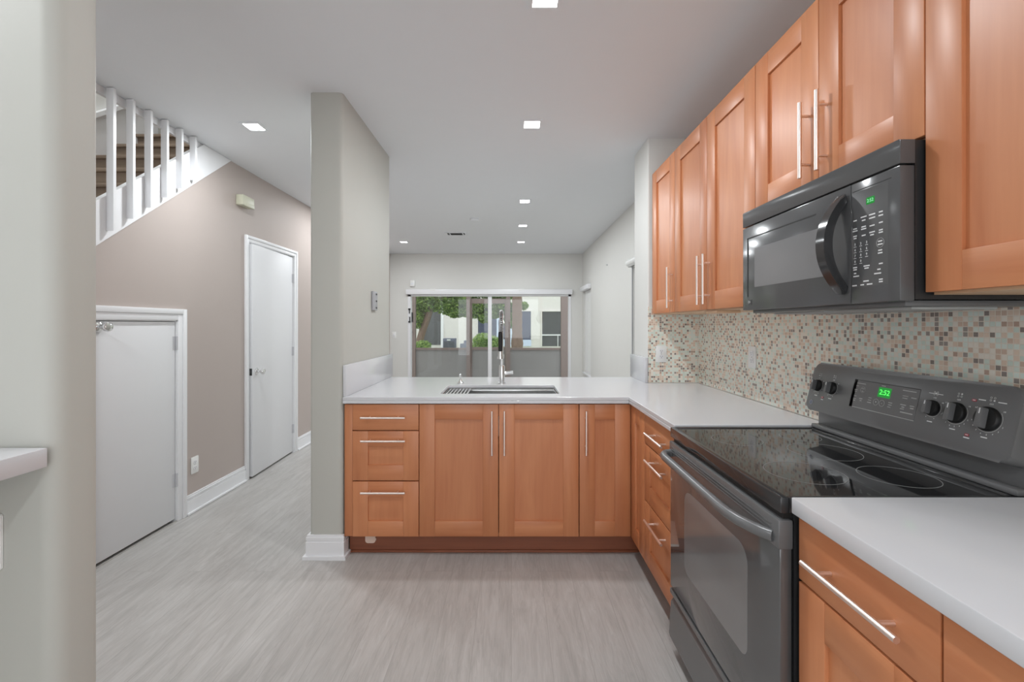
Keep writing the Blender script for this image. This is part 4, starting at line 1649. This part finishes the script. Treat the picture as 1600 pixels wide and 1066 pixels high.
TY = 16.0
t = thing('tree', tuple(pt(650, 550, TY).xy) + (-0.12,), 'leaning green shade tree behind the patio screen', 'tree')
b = MB()
trunk = [pt(649, 572, TY), pt(655, 535, TY), pt(661, 515, TY), pt(668, 497, TY), pt(674, 480, TY), pt(679, 462, TY), pt(688, 440, TY)]
b.tube(trunk, [0.15, 0.13, 0.12, 0.115, 0.10, 0.085, 0.05], seg=10)
b.tube([pt(668, 497, TY), pt(660, 480, TY + .3), pt(652, 462, TY + .5)], [0.08, 0.06, 0.04], seg=8)
b.tube([pt(676, 474, TY), pt(700, 462, TY - .3), pt(735, 455, TY - .5), pt(790, 452, TY - .3)], [0.07, 0.055, 0.04, 0.02], seg=8)
b.build('trunk', M['bark'], t)
b = MB()
sp = []
for (px, py, rx, rz) in ((650, 470, 22, 16), (650, 497, 14, 18), (680, 458, 30, 16), (700, 478, 26, 15), (712, 488, 16, 9), (725, 466, 24, 16),
                         (742, 484, 18, 14), (762, 476, 22, 18), (757, 497, 10, 8), (785, 482, 16, 16), (795, 499, 9, 14), (785, 460, 24, 10), (760, 455, 40, 12), (690, 440, 60, 18),
                         (805, 488, 8, 20), (818, 478, 7, 6), (640, 440, 40, 25), (730, 487, 14, 9), (715, 470, 30, 16), (668, 474, 22, 14), (772, 490, 10, 8)):
    c_ = pt(px, py, TY)
    sp.append((c_, (rx * TY / 711, 0.55, rz * TY / 711)))
leaves(b, sp, 21000, 0.062)
b.build('foliage', M['leaf'], t, smooth=0, fix=False)

PY = 15.0
t = thing('palm_tree', tuple(pt(808, 545, PY).xy) + (-0.12,), 'thick brown palm trunk behind the patio screen', 'palm tree')
b = MB()
pr = []
random.seed(3)
for k in range(40):
    z = -0.12 + 4.6 * k / 39
    pr.append((0.165 + (0.03 if z < 0.9 else 0) + (0.012 if k % 2 else -0.006) - 0.008 * k / 39, z))
b.lathe(pr, (pt(808, 500, PY).x, PY, 0), seg=18)
b.build('trunk', M['bark'], t)
b = MB()
cx = pt(808, 500, PY).x
for k in range(16):
    a = 2 * PI * k / 16
    pts_ = []
    for j in range(7):
        f_ = j / 6
        pts_.append(Vector((cx + math.cos(a) * 2.2 * f_, PY + math.sin(a) * 2.2 * f_, 4.45 + 1.4 * f_ - 1.9 * f_ * f_)))
    b.tube(pts_, [0.03 * (1 - 0.8 * j / 6) for j in range(7)], seg=5)
    for j in range(1, 7):
        for s in (-1, 1):
            p = pts_[j]
            tn = Vector((-math.sin(a), math.cos(a), -0.25)) * s * 0.5
            f = [b.bm.verts.new(p), b.bm.verts.new(p + tn * 0.5 + Vector((0, 0, .05))), b.bm.verts.new(p + tn), b.bm.verts.new(p + tn * 0.5 - Vector((0, 0, .05)))]
            b.bm.faces.new(f)
b.build('fronds', M['leaf'], t, smooth=0, fix=False)

HY = 19.0
t = thing('shrub', tuple(pt(757, 550, HY).xy) + (-0.12,), 'clipped light green shrub seen through the sliding door', 'shrub')
b = MB()
leaves(b, [(pt(755, 534, HY), (17 * HY / 711, .5, 14 * HY / 711)), (pt(768, 536, HY), (14 * HY / 711, .5, 12 * HY / 711)), (pt(748, 548, HY), (14 * HY / 711, .5, 12 * HY / 711))], 5000, 0.055)
b.build('foliage', M['leaf2'], t, smooth=0, fix=False)
b = MB()
b.tube([pt(757, 558, HY), pt(757, 540, HY)], [0.06, 0.03], seg=8)
b.build('stem', M['bark'], t)
t = thing('shrub', tuple(pt(657, 550, 14.5).xy) + (-0.12,), 'small yellow green shrub at the foot of the leaning tree', 'shrub')
b = MB()
leaves(b, [(pt(660, 541, 14.5), (14 * 14.5 / 711, .3, 9 * 14.5 / 711)), (pt(652, 548, 14.5), (12 * 14.5 / 711, .3, 14 * 14.5 / 711))], 1800, 0.05)
b.build('foliage', M['leaf2'], t, smooth=0, fix=False)
b = MB()
b.tube([pt(657, 572, 14.5), pt(657, 545, 14.5)], [0.05, 0.02], seg=8)
b.build('stem', M['bark'], t)
